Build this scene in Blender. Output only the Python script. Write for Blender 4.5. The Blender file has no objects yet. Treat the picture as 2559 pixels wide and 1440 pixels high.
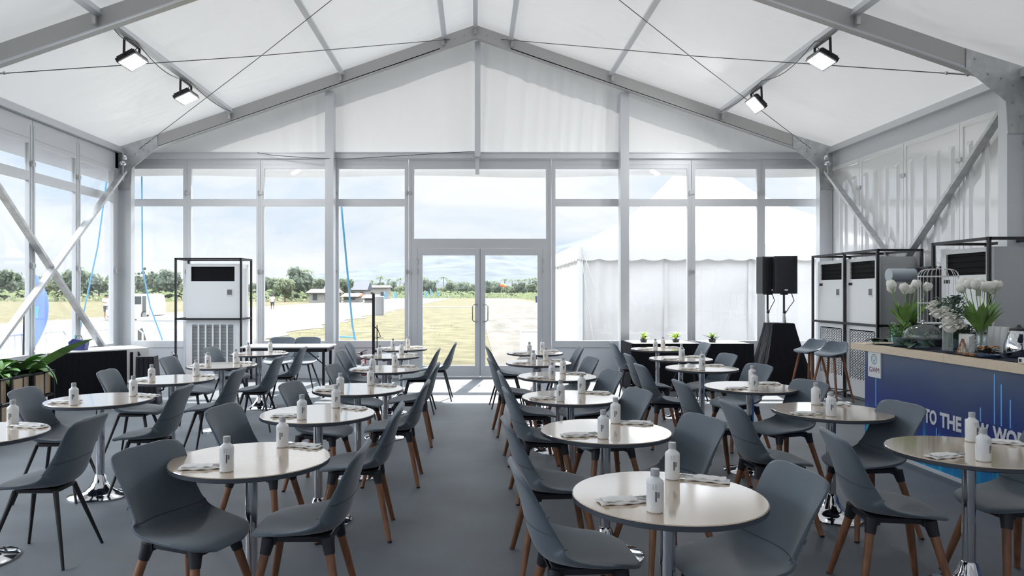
import bpy, math, random
from mathutils import Vector, Matrix
R = math.radians
random.seed(7)
sc = bpy.context.scene
COL = sc.collection

# ------------------------------------------------------------------ camera
cd = bpy.data.cameras.new('camera'); cam = bpy.data.objects.new('camera', cd); COL.objects.link(cam)
cam.location = (0, 0, 1.55); cam.rotation_euler = (R(90), 0, 0)
cd.sensor_fit = 'HORIZONTAL'; cd.sensor_width = 36; cd.lens = 1770/2559*36
cd.shift_x = 91.5/2559; cd.shift_y = 12/2559
cd.clip_start = .05; cd.clip_end = 6000
sc.camera = cam
# ------------------------------------------------------------------ view + sampling limits
vs = sc.view_settings
sc.display_settings.display_device = 'sRGB'
vs.view_transform = 'Standard'; vs.look = 'None'; vs.gamma = 1; vs.use_curve_mapping = False
vs.exposure = 0.7
cy = sc.cycles
cy.max_bounces = 7; cy.diffuse_bounces = 4; cy.glossy_bounces = 3; cy.transmission_bounces = 4
cy.transparent_max_bounces = 28; cy.caustics_reflective = False; cy.caustics_refractive = False
cy.sample_clamp_indirect = 6; cy.use_denoising = True
# ------------------------------------------------------------------ world: bright tropical cloud sky
w = bpy.data.worlds.new('sky'); sc.world = w; w.use_nodes = True
nt = w.node_tree; N = nt.nodes; L = nt.links; N.clear()
out = N.new('ShaderNodeOutputWorld'); bg = N.new('ShaderNodeBackground')
tc = N.new('ShaderNodeTexCoord'); mp = N.new('ShaderNodeMapping'); mp.inputs['Scale'].default_value = (1, 1, 3.0)
n1 = N.new('ShaderNodeTexNoise'); n1.inputs['Scale'].default_value = 3.4; n1.inputs['Detail'].default_value = 9; n1.inputs['Roughness'].default_value = .56
n1.inputs['Distortion'].default_value = .35
cr = N.new('ShaderNodeValToRGB'); e = cr.color_ramp.elements
e[0].position = .36; e[0].color = (.60, .73, .90, 1); e[1].position = .60; e[1].color = (.97, .98, 1.0, 1)
m_ = e.new(.47); m_.color = (.80, .86, .93, 1)
L.new(tc.outputs['Generated'], mp.inputs['Vector']); L.new(mp.outputs['Vector'], n1.inputs['Vector'])
L.new(n1.outputs['Fac'], cr.inputs['Fac']); L.new(cr.outputs['Color'], bg.inputs['Color'])
# brighter towards the zenith: added above the view to light roof and interior
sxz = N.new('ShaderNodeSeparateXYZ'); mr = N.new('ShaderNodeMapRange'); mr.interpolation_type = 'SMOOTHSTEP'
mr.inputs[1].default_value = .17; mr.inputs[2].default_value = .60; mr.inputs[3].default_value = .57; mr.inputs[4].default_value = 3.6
L.new(tc.outputs['Generated'], sxz.inputs[0]); L.new(sxz.outputs['Z'], mr.inputs[0]); # unseen sky glow added at the left, to light the right-hand side
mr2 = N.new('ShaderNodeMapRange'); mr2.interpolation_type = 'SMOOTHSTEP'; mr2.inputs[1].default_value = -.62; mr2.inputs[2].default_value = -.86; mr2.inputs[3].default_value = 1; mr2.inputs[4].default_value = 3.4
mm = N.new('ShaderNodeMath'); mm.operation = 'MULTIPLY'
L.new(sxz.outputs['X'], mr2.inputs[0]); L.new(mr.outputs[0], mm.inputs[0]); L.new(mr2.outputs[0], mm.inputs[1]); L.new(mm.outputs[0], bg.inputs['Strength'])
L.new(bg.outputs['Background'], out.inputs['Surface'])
# ------------------------------------------------------------------ sun: beyond the rear wall, a little to the right
sd = bpy.data.lights.new('sun', 'SUN'); sun = bpy.data.objects.new('sun', sd); COL.objects.link(sun)
sd.energy = 7.5; sd.angle = R(.6); sd.color = (1, .96, .9)
sun.rotation_euler = Vector((-.165*.64, -.64, -.76)).to_track_quat('-Z', 'Y').to_euler()

# ------------------------------------------------------------------ helpers
class MB:
    def __init__(s): s.v = []; s.f = []; s.s = []
    def add(s, vs_, fs, smooth=False, M=None):
        b = len(s.v)
        s.v += [tuple(M @ Vector(p)) if M else tuple(p) for p in vs_]
        s.f += [tuple(b+i for i in f) for f in fs]; s.s += [smooth]*len(fs)
        return s
    def box(s, c, d, M=None, rz=0):
        x, y, z = d[0]/2, d[1]/2, d[2]/2
        vs_ = [(i*x, j*y, k*z) for k in (-1, 1) for j in (-1, 1) for i in (-1, 1)]
        T = Matrix.Translation(c) @ Matrix.Rotation(rz, 4, 'Z')
        if M: T = M @ T
        return s.add(vs_, [(0, 2, 3, 1), (4, 5, 7, 6), (0, 1, 5, 4), (2, 6, 7, 3), (0, 4, 6, 2), (1, 3, 7, 5)], False, T)
    def bb(s, x0, x1, y0, y1, z0, z1): return s.box(((x0+x1)/2, (y0+y1)/2, (z0+z1)/2), (abs(x1-x0), abs(y1-y0), abs(z1-z0)))
    def rbox(s, c, d, r=.01, n=3):
        # box with rounded vertical edges and a small top/bottom chamfer
        x, y, z = d[0]/2, d[1]/2, d[2]/2; ring = []
        for (sx, sy, a0) in ((1, 1, 0), (-1, 1, 90), (-1, -1, 180), (1, -1, 270)):
            for k in range(n+1):
                a = R(a0+90*k/n); ring.append((sx*(x-r)+r*math.cos(a), sy*(y-r)+r*math.sin(a)))
        m = len(ring); vs_ = []; ch = min(r*.5, z*.3)
        for (zz, k) in ((-z, 1), (-z+ch, 0), (z-ch, 0), (z, 1)):
            for (px, py) in ring: vs_.append((c[0]+px*(1-k*ch/x), c[1]+py*(1-k*ch/y), c[2]+zz))
        fs = [(j*m+i, j*m+(i+1) % m, (j+1)*m+(i+1) % m, (j+1)*m+i) for j in range(3) for i in range(m)]
        fs += [tuple(range(m-1, -1, -1)), tuple(range(3*m, 4*m))]
        return s.add(vs_, fs, True)
    def beam(s, p, q, w, h, up=(0, 0, 1)):
        p, q = Vector(p), Vector(q); d = (q-p); l = d.length; d.normalize(); up = Vector(up)
        sx = d.cross(up).normalized(); u = sx.cross(d).normalized()
        vs_ = [p+d*a*l+sx*b*w/2+u*c*h/2 for c in (-1, 1) for b in (-1, 1) for a in (0, 1)]
        return s.add(vs_, [(0, 2, 3, 1), (4, 5, 7, 6), (0, 1, 5, 4), (2, 6, 7, 3), (0, 4, 6, 2), (1, 3, 7, 5)])
    def tube(s, pts, r, n=8, cap=True):
        pts = [Vector(p) for p in pts]; m = len(pts); rs = r if isinstance(r, (list, tuple)) else [r]*m
        vs_ = []; ref = None
        for i, p in enumerate(pts):
            t = (pts[min(i+1, m-1)]-pts[max(i-1, 0)]).normalized()
            if ref is None: ref = t.orthogonal().normalized()
            ref = (ref - t*ref.dot(t)); ref = ref.normalized() if ref.length > 1e-6 else t.orthogonal().normalized()
            b = t.cross(ref)
            for k in range(n):
                a = 2*math.pi*k/n; vs_.append(p+(ref*math.cos(a)+b*math.sin(a))*rs[i])
        fs = [(i*n+k, i*n+(k+1) % n, (i+1)*n+(k+1) % n, (i+1)*n+k) for i in range(m-1) for k in range(n)]
        if cap: fs += [tuple(range(n-1, -1, -1)), tuple(range((m-1)*n, m*n))]
        return s.add(vs_, fs, True)
    def lathe(s, prof, c=(0, 0, 0), n=32, M=None):
        vs_ = []; m = len(prof)
        for (r, z) in prof:
            for k in range(n):
                a = 2*math.pi*k/n; vs_.append((c[0]+r*math.cos(a), c[1]+r*math.sin(a), c[2]+z))
        fs = [(j*n+k, j*n+(k+1) % n, (j+1)*n+(k+1) % n, (j+1)*n+k) for j in range(m-1) for k in range(n)]
        if prof[0][0] > 1e-5: fs.append(tuple(range(n-1, -1, -1)))
        if prof[-1][0] > 1e-5: fs.append(tuple(range((m-1)*n, m*n)))
        return s.add(vs_, fs, True, M)
    def open_lathe(s, prof, c=(0, 0, 0), n=32):
        k = len(s.f); s.lathe(prof, c, n)
        d = [i for i in range(k, len(s.f)) if len(s.f[i]) == n and n != 4]
        for i in reversed(d): del s.f[i]; del s.s[i]
        return s
    def grid(s, fn, nu, nv, smooth=True):
        vs_ = [fn(i/nu, j/nv) for i in range(nu+1) for j in range(nv+1)]
        fs = [(i*(nv+1)+j, i*(nv+1)+j+1, (i+1)*(nv+1)+j+1, (i+1)*(nv+1)+j) for i in range(nu) for j in range(nv)]
        return s.add(vs_, fs, smooth)
    def prism(s, pts, y0, y1, M=None):
        # polygon in x,z extruded along y
        n = len(pts); vs_ = [(x, y0, z) for x, z in pts]+[(x, y1, z) for x, z in pts]
        fs = [tuple(range(n)), tuple(range(2*n-1, n-1, -1))]+[(i, n+i, n+(i+1) % n, (i+1) % n) for i in range(n)]
        return s.add(vs_, fs, False, M)
    def ball(s, c, r, n=10, sq=(1, 1, 1)):
        vs_ = [(c[0], c[1], c[2]-r*sq[2])]; m = max(4, n//2+1)
        for j in range(1, m):
            t = math.pi*j/m-math.pi/2
            for k in range(n):
                a = 2*math.pi*k/n
                vs_.append((c[0]+r*sq[0]*math.cos(t)*math.cos(a), c[1]+r*sq[1]*math.cos(t)*math.sin(a), c[2]+r*sq[2]*math.sin(t)))
        vs_.append((c[0], c[1], c[2]+r*sq[2])); e_ = len(vs_)-1
        fs = [(0, 1+(k+1) % n, 1+k) for k in range(n)]
        fs += [(1+j*n+k, 1+j*n+(k+1) % n, 1+(j+1)*n+(k+1) % n, 1+(j+1)*n+k) for j in range(m-2) for k in range(n)]
        fs += [(e_, 1+(m-2)*n+k, 1+(m-2)*n+(k+1) % n) for k in range(n)]
        return s.add(vs_, fs, True)
    def leaf(s, base, az, el, ln, wd, droop=.6, n=6, fold=.25, twist=0):
        # curved leaf blade with a folded midrib
        d = Vector((math.cos(az), math.sin(az), 0)); sd_ = Vector((-math.sin(az), math.cos(az), 0)); p = Vector(base); a = el
        vs_ = []
        for i in range(n+1):
            t = i/n; wv = wd*math.sin(math.pi*min(1, .06+t*.94))**.75*(1-.25*t) if i < n else .002
            up = Vector((-math.sin(a)*d.x, -math.sin(a)*d.y, math.cos(a)))
            sv = (sd_*math.cos(twist)+up*math.sin(twist))
            vs_ += [p+sv*wv/2+up*wv*fold, p, p-sv*wv/2+up*wv*fold]
            p = p+(d*math.cos(a)+Vector((0, 0, 1))*math.sin(a))*ln/n; a -= droop/n*2
        fs = []
        for i in range(n): fs += [(3*i, 3*i+1, 3*i+4, 3*i+3), (3*i+1, 3*i+2, 3*i+5, 3*i+4)]
        return s.add(vs_, fs, True)
    def build(s, name, mat, parent=None, angle=38):
        me = bpy.data.meshes.new(name); me.from_pydata([tuple(p) for p in s.v], [], s.f)
        me.polygons.foreach_set('use_smooth', s.s)
        if any(s.s): me.set_sharp_from_angle(angle=R(angle))
        me.materials.append(mat); me.update()
        o = bpy.data.objects.new(name, me); COL.objects.link(o)
        if parent is not None: o.parent = parent
        return o

def tag(o, label, cat, group=None, kind=None):
    o['label'] = label; o['category'] = cat
    if group: o['group'] = group
    if kind: o['kind'] = kind
    return o
def thing(name, label, cat, loc=(0, 0, 0), rz=0, group=None):
    o = bpy.data.objects.new(name, None); COL.objects.link(o); o.location = loc; o.rotation_euler = (0, 0, rz)
    o.empty_display_size = .1
    return tag(o, label, cat, group)
def struct(o): o['kind'] = 'structure'; return o
def sempty(name, loc=(0, 0, 0)):
    o = bpy.data.objects.new(name, None); COL.objects.link(o); o.location = loc; return struct(o)
def copy_tree(o, parent=None):
    c = o.copy(); COL.objects.link(c); c.parent = parent
    for ch in o.children: copy_tree(ch, c)
    return c

# ------------------------------------------------------------------ materials
M = {}
def mat(name, col, rough=.5, metal=0., spec=.5, coat=0., emit=None, es=0, alpha=None, sheen=0, noise=None, bump=None, trans=0):
    m = bpy.data.materials.new(name); m.use_nodes = True; nt = m.node_tree; b = nt.nodes['Principled BSDF']
    b.inputs['Base Color'].default_value = (*col, 1); b.inputs['Roughness'].default_value = rough
    b.inputs['Metallic'].default_value = metal; b.inputs['Specular IOR Level'].default_value = spec
    b.inputs['Coat Weight'].default_value = coat; b.inputs['Coat IOR'].default_value = 1.5 if coat < .9 else 1.9; b.inputs['Coat Roughness'].default_value = .08
    b.inputs['Sheen Weight'].default_value = sheen; b.inputs['Transmission Weight'].default_value = trans
    if emit: b.inputs['Emission Color'].default_value = (*emit, 1); b.inputs['Emission Strength'].default_value = es
    if noise:   # (scale, amount[, stretch]) colour mottling that belongs to the surface itself
        t = nt.nodes.new('ShaderNodeTexCoord'); mp = nt.nodes.new('ShaderNodeMapping'); n = nt.nodes.new('ShaderNodeTexNoise')
        mp.inputs['Scale'].default_value = noise[2] if len(noise) > 2 else (1, 1, 1)
        n.inputs['Scale'].default_value = noise[0]; n.inputs['Detail'].default_value = 5
        r = nt.nodes.new('ShaderNodeValToRGB'); a = noise[1]
        r.color_ramp.elements[0].position = .3; r.color_ramp.elements[1].position = .7
        r.color_ramp.elements[0].color = (*[max(0, c*(1-a)) for c in col], 1); r.color_ramp.elements[1].color = (*[min(1, c*(1+a)) for c in col], 1)
        nt.links.new(t.outputs['Object'], mp.inputs[0]); nt.links.new(mp.outputs[0], n.inputs['Vector'])
        nt.links.new(n.outputs['Fac'], r.inputs[0]); nt.links.new(r.outputs[0], b.inputs['Base Color'])
    if bump:    # (scale, strength, distance[, stretch])
        t = nt.nodes.new('ShaderNodeTexCoord'); mp = nt.nodes.new('ShaderNodeMapping'); n = nt.nodes.new('ShaderNodeTexNoise'); bu = nt.nodes.new('ShaderNodeBump')
        mp.inputs['Scale'].default_value = bump[3] if len(bump) > 3 else (1, 1, 1)
        n.inputs['Scale'].default_value = bump[0]; n.inputs['Detail'].default_value = 4
        bu.inputs['Strength'].default_value = bump[1]; bu.inputs['Distance'].default_value = bump[2]
        nt.links.new(t.outputs['Object'], mp.inputs[0]); nt.links.new(mp.outputs[0], n.inputs['Vector'])
        nt.links.new(n.outputs['Fac'], bu.inputs['Height']); nt.links.new(bu.outputs[0], b.inputs['Normal'])
    M[name] = m; return m
def glass(name, tint=(.96, .98, .98), f0=.045, rough=.0, haze=0., hazecol=(.9, .93, .95)):
    # thin clear sheet: passes light, mirrors more at a glancing angle; haze = share of dull scatter
    m = bpy.data.materials.new(name); m.use_nodes = True; nt = m.node_tree; n = nt.nodes; l = nt.links; n.clear()
    o = n.new('ShaderNodeOutputMaterial'); tr = n.new('ShaderNodeBsdfTransparent'); tr.inputs[0].default_value = (*tint, 1)
    g = n.new('ShaderNodeBsdfGlossy'); g.inputs['Roughness'].default_value = rough
    lw = n.new('ShaderNodeLayerWeight'); lw.inputs[0].default_value = .5
    pw = n.new('ShaderNodeMath'); pw.operation = 'POWER'; pw.inputs[1].default_value = 5
    ma = n.new('ShaderNodeMath'); ma.operation = 'MULTIPLY_ADD'; ma.inputs[1].default_value = .8; ma.inputs[2].default_value = f0
    mx = n.new('ShaderNodeMixShader'); l.new(lw.outputs['Facing'], pw.inputs[0]); l.new(pw.outputs[0], ma.inputs[0]); l.new(ma.outputs[0], mx.inputs[0])
    base = tr
    if haze:
        df = n.new('ShaderNodeBsdfDiffuse'); df.inputs[0].default_value = (*hazecol, 1)
        tl = n.new('ShaderNodeBsdfTranslucent'); tl.inputs[0].default_value = (*hazecol, 1)
        m1 = n.new('ShaderNodeMixShader'); m1.inputs[0].default_value = .5; l.new(df.outputs[0], m1.inputs[1]); l.new(tl.outputs[0], m1.inputs[2])
        m2 = n.new('ShaderNodeMixShader'); m2.inputs[0].default_value = haze; l.new(tr.outputs[0], m2.inputs[1]); l.new(m1.outputs[0], m2.inputs[2]); base = m2
    l.new(base.outputs[0], mx.inputs[1]); l.new(g.outputs[0], mx.inputs[2]); l.new(mx.outputs[0], o.inputs[0])
    M[name] = m; return m
def fabric(name, col, tl, rough=.45, gloss=.06, bump=None):
    # coated tent cloth: diffuse + light passing through + faint plastic shine
    m = bpy.data.materials.new(name); m.use_nodes = True; nt = m.node_tree; n = nt.nodes; l = nt.links; n.clear()
    o = n.new('ShaderNodeOutputMaterial'); d = n.new('ShaderNodeBsdfDiffuse'); d.inputs[0].default_value = (*col, 1)
    t = n.new('ShaderNodeBsdfTranslucent'); t.inputs[0].default_value = (*col, 1)
    mx = n.new('ShaderNodeMixShader'); mx.inputs[0].default_value = tl
    g = n.new('ShaderNodeBsdfGlossy'); g.inputs['Roughness'].default_value = rough
    m2 = n.new('ShaderNodeMixShader'); m2.inputs[0].default_value = gloss
    l.new(d.outputs[0], mx.inputs[1]); l.new(t.outputs[0], mx.inputs[2]); l.new(mx.outputs[0], m2.inputs[1]); l.new(g.outputs[0], m2.inputs[2]); l.new(m2.outputs[0], o.inputs[0])
    if bump:
        tc = n.new('ShaderNodeTexCoord'); mp = n.new('ShaderNodeMapping'); mp.inputs['Scale'].default_value = bump[3]
        ns = n.new('ShaderNodeTexNoise'); ns.inputs['Scale'].default_value = bump[0]; ns.inputs['Detail'].default_value = 3; ns.inputs['Distortion'].default_value = .6
        bu = n.new('ShaderNodeBump'); bu.inputs['Strength'].default_value = bump[1]; bu.inputs['Distance'].default_value = bump[2]
        l.new(tc.outputs['Object'], mp.inputs[0]); l.new(mp.outputs[0], ns.inputs['Vector']); l.new(ns.outputs['Fac'], bu.inputs['Height'])
        for q in (d, t, g): l.new(bu.outputs[0], q.inputs['Normal'])
    M[name] = m; return m

fabric('roof_cloth', (.84, .84, .84), .06, .35, .07, (.55, .5, .25, (1, 1.6, 1)))
fabric('gable_cloth', (.80, .81, .82), .09, .5, .04, (1.2, .4, .06, (2.2, 1, .35)))
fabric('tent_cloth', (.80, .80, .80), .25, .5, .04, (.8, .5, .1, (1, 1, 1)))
mat('aluminium', (.66, .68, .71), .38, .4, bump=None)
mat('aluminium_white', (.72, .74, .77), .42, .25)
mat('beam_grey', (.50, .50, .49), .5, .25)
mat('galvanised', (.55, .56, .57), .45, .7, noise=(9, .15))
mat('panel_white', (.66, .69, .73), .3, 0, .5)
mat('ribbed_white', (.92, .93, .95), .10, 0, .7, coat=1)
mat('carpet', (.122, .136, .156), .55, 0, .35, noise=(1.6, .16), bump=(260, .12, .004))
mat('black_metal', (.012, .012, .016), .4, 0, .5)
mat('black_plastic', (.016, .017, .024), .45)
mat('black_cloth', (.010, .010, .014), .9, 0, .2, bump=(6, .5, .05, (3, 3, .3)))
mat('navy_cloth', (.03, .035, .06), .8, 0, .2)
mat('steel', (.5, .5, .5), .25, 1)
mat('chrome', (.72, .74, .78), .07, 1)
mat('cable', (.16, .16, .17), .5, .6)
mat('chair_fabric', (.104, .134, .168), .62, 0, .4, sheen=.35, noise=(3, .08), bump=(420, .15, .002))
mat('chair_seam', (.07, .08, .095), .8)
mat('leg_wood', (.235, .105, .055), .42, 0, .5, noise=(7, .35, (4, 4, .35)))
mat('table_laminate', (.56, .435, .315), .14, 0, .9, coat=1, noise=(18, .02, (1, 9, 1)))
mat('table_edge', (.06, .07, .09), .4)
mat('bottle_plastic', (.90, .92, .94), .16, 0, .5, trans=.12)
mat('bottle_cap', (.42, .44, .46), .4)
mat('print_dark', (.06, .06, .07), .7)
mat('napkin_white', (.80, .80, .79), .8, bump=(30, .2, .01))
mat('white_plastic', (.78, .79, .80), .35)
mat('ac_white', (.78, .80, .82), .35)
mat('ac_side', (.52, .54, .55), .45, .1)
mat('ac_black', (.004, .004, .006), .6, 0, .15)
mat('grille_grey', (.15, .15, .18), .5)
mat('light_wood', (.74, .61, .46), .45, noise=(5, .06, (1, 12, 12)))
mat('planter_wood', (.52, .40, .27), .5, noise=(5, .15, (9, 9, 1)))
mat('plant_green', (.15, .31, .08), .4, noise=(5, .4)); mat('plant_dark', (.035, .09, .04), .35, noise=(6, .4)); mat('plant_lime', (.42, .60, .07), .45, noise=(9, .3))
mat('leaf_fresh', (.22, .40, .10), .35, noise=(9, .25)); mat('petal_white', (.90, .89, .83), .6); mat('stem_green', (.25, .42, .14), .5)
mat('sage_green', (.17, .25, .19), .5, noise=(12, .4)); mat('soil', (.03, .022, .016), .9)
mat('teal_plastic', (.25, .62, .60), .3); mat('blue_foil', (.02, .03, .16), .3); mat('red_paint', (.30, .012, .02), .3)
mat('orange_dry', (.55, .24, .05), .6, noise=(20, .4)); mat('amber', (.35, .12, .03), .3); mat('glazed_blue', (.06, .11, .22), .2); mat('grey_duct', (.42, .48, .53), .4)
mat('pot_teal', (.10, .16, .17), .35)
mat('flood_glow', (1, 1, 1), .5, emit=(1, 1, 1), es=90.0)
glass('pane_glass', (.985, .99, .99), .03)
glass('clear_glass', (.93, .96, .96), .08, .0, .03)
glass('vase_glass', (.92, .95, .96), .08, .0, .10)

# ================================================================== SETTING
def cz(x): return 6.25-.345*abs(x)
YR = 12.9; XW = 6.28; YB = -6.0
b = MB(); b.bb(-6.55, 6.55, YB-.1, YR+.1, -.06, 0); struct(b.build('floor', M['carpet']))
b = MB(); b.bb(-6.55, 6.55, YB-.1, YR+.08, -.26, -.06); struct(b.build('trim_1', M['aluminium']))
# roof cloth, slightly slack between the purlins
def roof(sx):
    px = [0, .6, 2.37, 4.30, 6.75]
    def fn(u, v):
        x = 6.75*u; y = YB-.4+(YR+.75-YB)*v
        k = max(i for i in range(4) if x >= px[i]-1e-6); t = (x-px[k])/(px[k+1]-px[k])
        bay = ((y-8.05) % 4.45)/4.45
        sag = .05*math.sin(math.pi*t)*math.sin(math.pi*bay)*(px[k+1]-px[k])/2
        return (sx*x, y, cz(x)+.03-sag)
    return fn
b = MB(); b.grid(roof(1), 44, 60); b.grid(roof(-1), 44, 60); struct(b.build('ceiling', M['roof_cloth'], angle=80))
# gable wall cloth with hanging folds
rg = random.Random(3)
folds = [(rg.uniform(-6, 6), rg.uniform(.03, .09), rg.uniform(.008, .02), rg.uniform(-.25, .25)) for _ in range(26)] + \
        [(x, .05, .028, .1) for x in (.25, .62, .95, 1.2, 1.4, 1.62, 1.8, 2.0, 2.2, 2.4)]
def gable(u, v):
    x = -6.25+12.5*u; z0 = 4.03; z1 = max(z0+.01, cz(x)-.02); z = z0+(z1-z0)*v
    y = sum(a*math.exp(-((x-c+k*(1-v))/s)**2) for c, s, a, k in folds)
    return (x, 12.80-y*(1 if x > 0 else .7), z)
b = MB(); b.grid(gable, 420, 10); struct(b.build('wall_rear', M['gable_cloth'], angle=80))
# rear cloth wall far behind the camera
b = MB(); b.grid(lambda u, v: (-6.3+12.6*u, YB, v*max(.1, cz(-6.3+12.6*u))), 60, 4); struct(b.build('wall_front', M['gable_cloth']))
ntrim = [1]
def trim(mb, m): ntrim[0] += 1; return struct(mb.build('trim_%d' % ntrim[0], M[m]))
# main frames: posts, rafters, gusset plates
for yy in (12.45, 8.09, 3.64, -.81, -5.3):
    for s in (-1, 1):
        b = MB(); b.bb(s*6.02, s*6.24, yy-.07, yy+.07, 0, cz(6.2)-.02); trim(b, 'aluminium')
        b = MB(); b.beam((0, yy, cz(0)-.12), (s*6.22, yy, cz(6.22)-.12), .14, .2); trim(b, 'beam_grey')
        b = MB(); b.beam((s*.04, yy-.055, cz(0)-.228), (s*6.0, yy-.055, cz(6.0)-.228), .03, .016); trim(b, 'aluminium')
        # corner gusset with bolts, ridge plate
        b = MB(); b.prism([(s*5.55, cz(5.55)-.02), (s*6.25, cz(6.25)-.0), (s*6.25, 3.35), (s*6.02, 3.35), (s*6.0, 3.72), (s*5.55, cz(5.55)-.25)][::s], yy-.082, yy-.071)
        for (bx, bz) in ((5.65, 4.2), (5.8, 4.03), (5.95, 3.98), (6.08, 3.9), (6.17, 3.8), (6.08, 3.7), (6.17, 3.55), (6.08, 3.45)):
            b.tube([(s*bx, yy-.082, bz), (s*bx, yy-.094, bz)], .014, 8)
        trim(b, 'galvanised')
    b = MB(); b.prism([(-.62, cz(.62)-.24), (0, cz(0)-.24), (.62, cz(.62)-.24), (.62, cz(.62)-.02), (0, cz(0)-.02), (-.62, cz(.62)-.02)], yy-.082, yy-.071)
    for bx in (-.5, -.36, -.2, .2, .36, .5):
        b.tube([(bx, yy-.082, cz(bx)-.13), (bx, yy-.095, cz(bx)-.13)], .014, 8)
    trim(b, 'beam_grey')
# purlins, one run from end to end each
for x in (-4.29, -2.35, -.56, 0, .64, 2.39, 4.31):
    b = MB(); n = Vector((.345*(1 if x > 0 else -1 if x < 0 else 0), 0, 1)).normalized()
    c = Vector((x, 0, cz(x)))-n*.045
    b.beam((c.x, YB, c.z), (c.x, 12.40, c.z), .075, .085, up=n); trim(b, 'aluminium_white')
    b = MB()
    for yy in (12.34, 8.19, 7.98): b.bb(x-.02, x+.02, yy-.02, yy+.02, cz(x)-.19, cz(x)-.06)
    trim(b, 'galvanised')
# eave rails on the side walls
for s in (-1, 1):
    b = MB(); b.bb(s*6.16, s*6.3, YB, 12.9, 3.99, 4.09); trim(b, 'aluminium_white')
    b = MB(); b.bb(s*6.24, s*6.30, YB, 12.9, 3.72, 3.99); trim(b, 'panel_white')
# rear eave beam, gable posts
b = MB(); b.bb(-6.2, 6.2, 12.76, 12.88, 3.975, 4.08); b.bb(-6.2, 6.2, 12.74, 12.76, 4.07, 4.085); trim(b, 'aluminium_white')
for x in (-2.59, 2.65):
    b = MB(); b.bb(x-.075, x+.075, 12.55, 12.74, 0, cz(x)-.22); trim(b, 'aluminium')
b = MB(); b.bb(-.01, .09, 12.6, 12.72, 3.98, cz(0)-.22); trim(b, 'aluminium_white')
b = MB(); b.bb(.0, .07, 12.72, 12.78, 3.68, 3.98); trim(b, 'aluminium_white')
# X braces in the corner bays
for s in (-1, 1):
    yb0, yb1 = 8.2, 12.3
    b = MB(); b.beam((s*6.1, yb0-.05, .12), (s*6.1, yb1, 3.66), .045, .10, up=(s, 0, 0)); trim(b, 'galvanised')
    b = MB(); b.beam((s*6.15, yb0, 3.72), (s*6.15, yb1, .12), .045, .10, up=(s, 0, 0)); trim(b, 'galvanised')

# ---- window units.  T maps local (x along the wall, y outward, z up) to the world
nwin = [0]
def window_unit(T, wd, latch=True, top=3.80):
    nwin[0] += 1
    s_ = .072; d = .06; g = .004
    f = MB()
    def bb(x0, x1, z0, z1, y0=0, y1=d): f.box(((x0+x1)/2, (y0+y1)/2, (z0+z1)/2), (x1-x0, y1-y0, z1-z0), M=T)
    bb(g, s_, 0, 3.97); bb(wd-s_, wd-g, 0, 3.97)
    bb(s_, wd-s_, .56, .68); bb(s_, wd-s_, 3.12, 3.25); bb(s_, wd-s_, top, 3.97); bb(s_, wd-s_, 0, .09)
    bb(s_*.45, s_*.6, .05, 3.9, -.006, 0); bb(wd-s_*.6, wd-s_*.45, .05, 3.9, -.006, 0)
    bb(s_, wd-s_, top+.07, top+.082, -.008, 0)
    o = struct(f.build('window_%d' % nwin[0], M['aluminium_white']))
    for z0, z1 in ((.68, 3.12), (3.25, top)):
        p = MB(); p.box((wd/2, d/2, (z0+z1)/2), (wd-2*s_, .006, z1-z0), M=T); p.build('pane', M['pane_glass'], o)
    p = MB(); p.box((wd/2, d/2, .325), (wd-2*s_, .03, .47), M=T); p.build('panel', M['panel_white'], o)
    if latch:
        for z in (1.93, 3.36):
            p = MB(); p.box((wd, -.014, z), (.10, .02, .05), M=T); p.box((wd-.03, -.03, z), (.02, .03, .08), M=T); p.build('latch', M['galvanised'], o)
    return o
def wallT(x, y, rz): return Matrix.Translation((x, y, 0)) @ Matrix.Rotation(rz, 4, 'Z')
rx = [-6.32, -5.226, -3.90, -2.55, -1.21]
for a, c in zip(rx[:-1], rx[1:]): window_unit(wallT(a, YR-.06, 0), c-a)
rx = [1.38, 2.67, 3.915, 5.18, 6.32]
for a, c in zip(rx[:-1], rx[1:]): window_unit(wallT(a, YR-.06, 0), c-a)
# left wall: units run from the rear corner towards the camera
ly = [12.24, 11.09, 9.94, 8.79, 7.64, 6.49, 5.34, 4.19, 3.04, 1.89, .74, -.41, -1.56, -2.71, -3.86, -5.01]
struct_left = [window_unit(wallT(-XW+.06, c, R(90)), a-c, top=3.64) for a, c in zip(ly[:-1], ly[1:])]
b = MB(); b.bb(-6.34, -6.24, 12.24, 12.9, 0, 4.0); trim(b, 'aluminium_white')
# outer cloth flap hanging in front of the upper panes
b = MB(); b.grid(lambda u, v: (-6.4+12.8*u, YR+.14, 3.69+.02*math.sin(u*19)+.0*v+(.42-.02*math.sin(u*19))*v), 60, 2); trim(b, 'gable_cloth')
b = MB(); b.grid(lambda u, v: (-6.50, YB+(YR-YB)*u, 3.50+.5*v), 30, 2); trim(b, 'gable_cloth')
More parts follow.
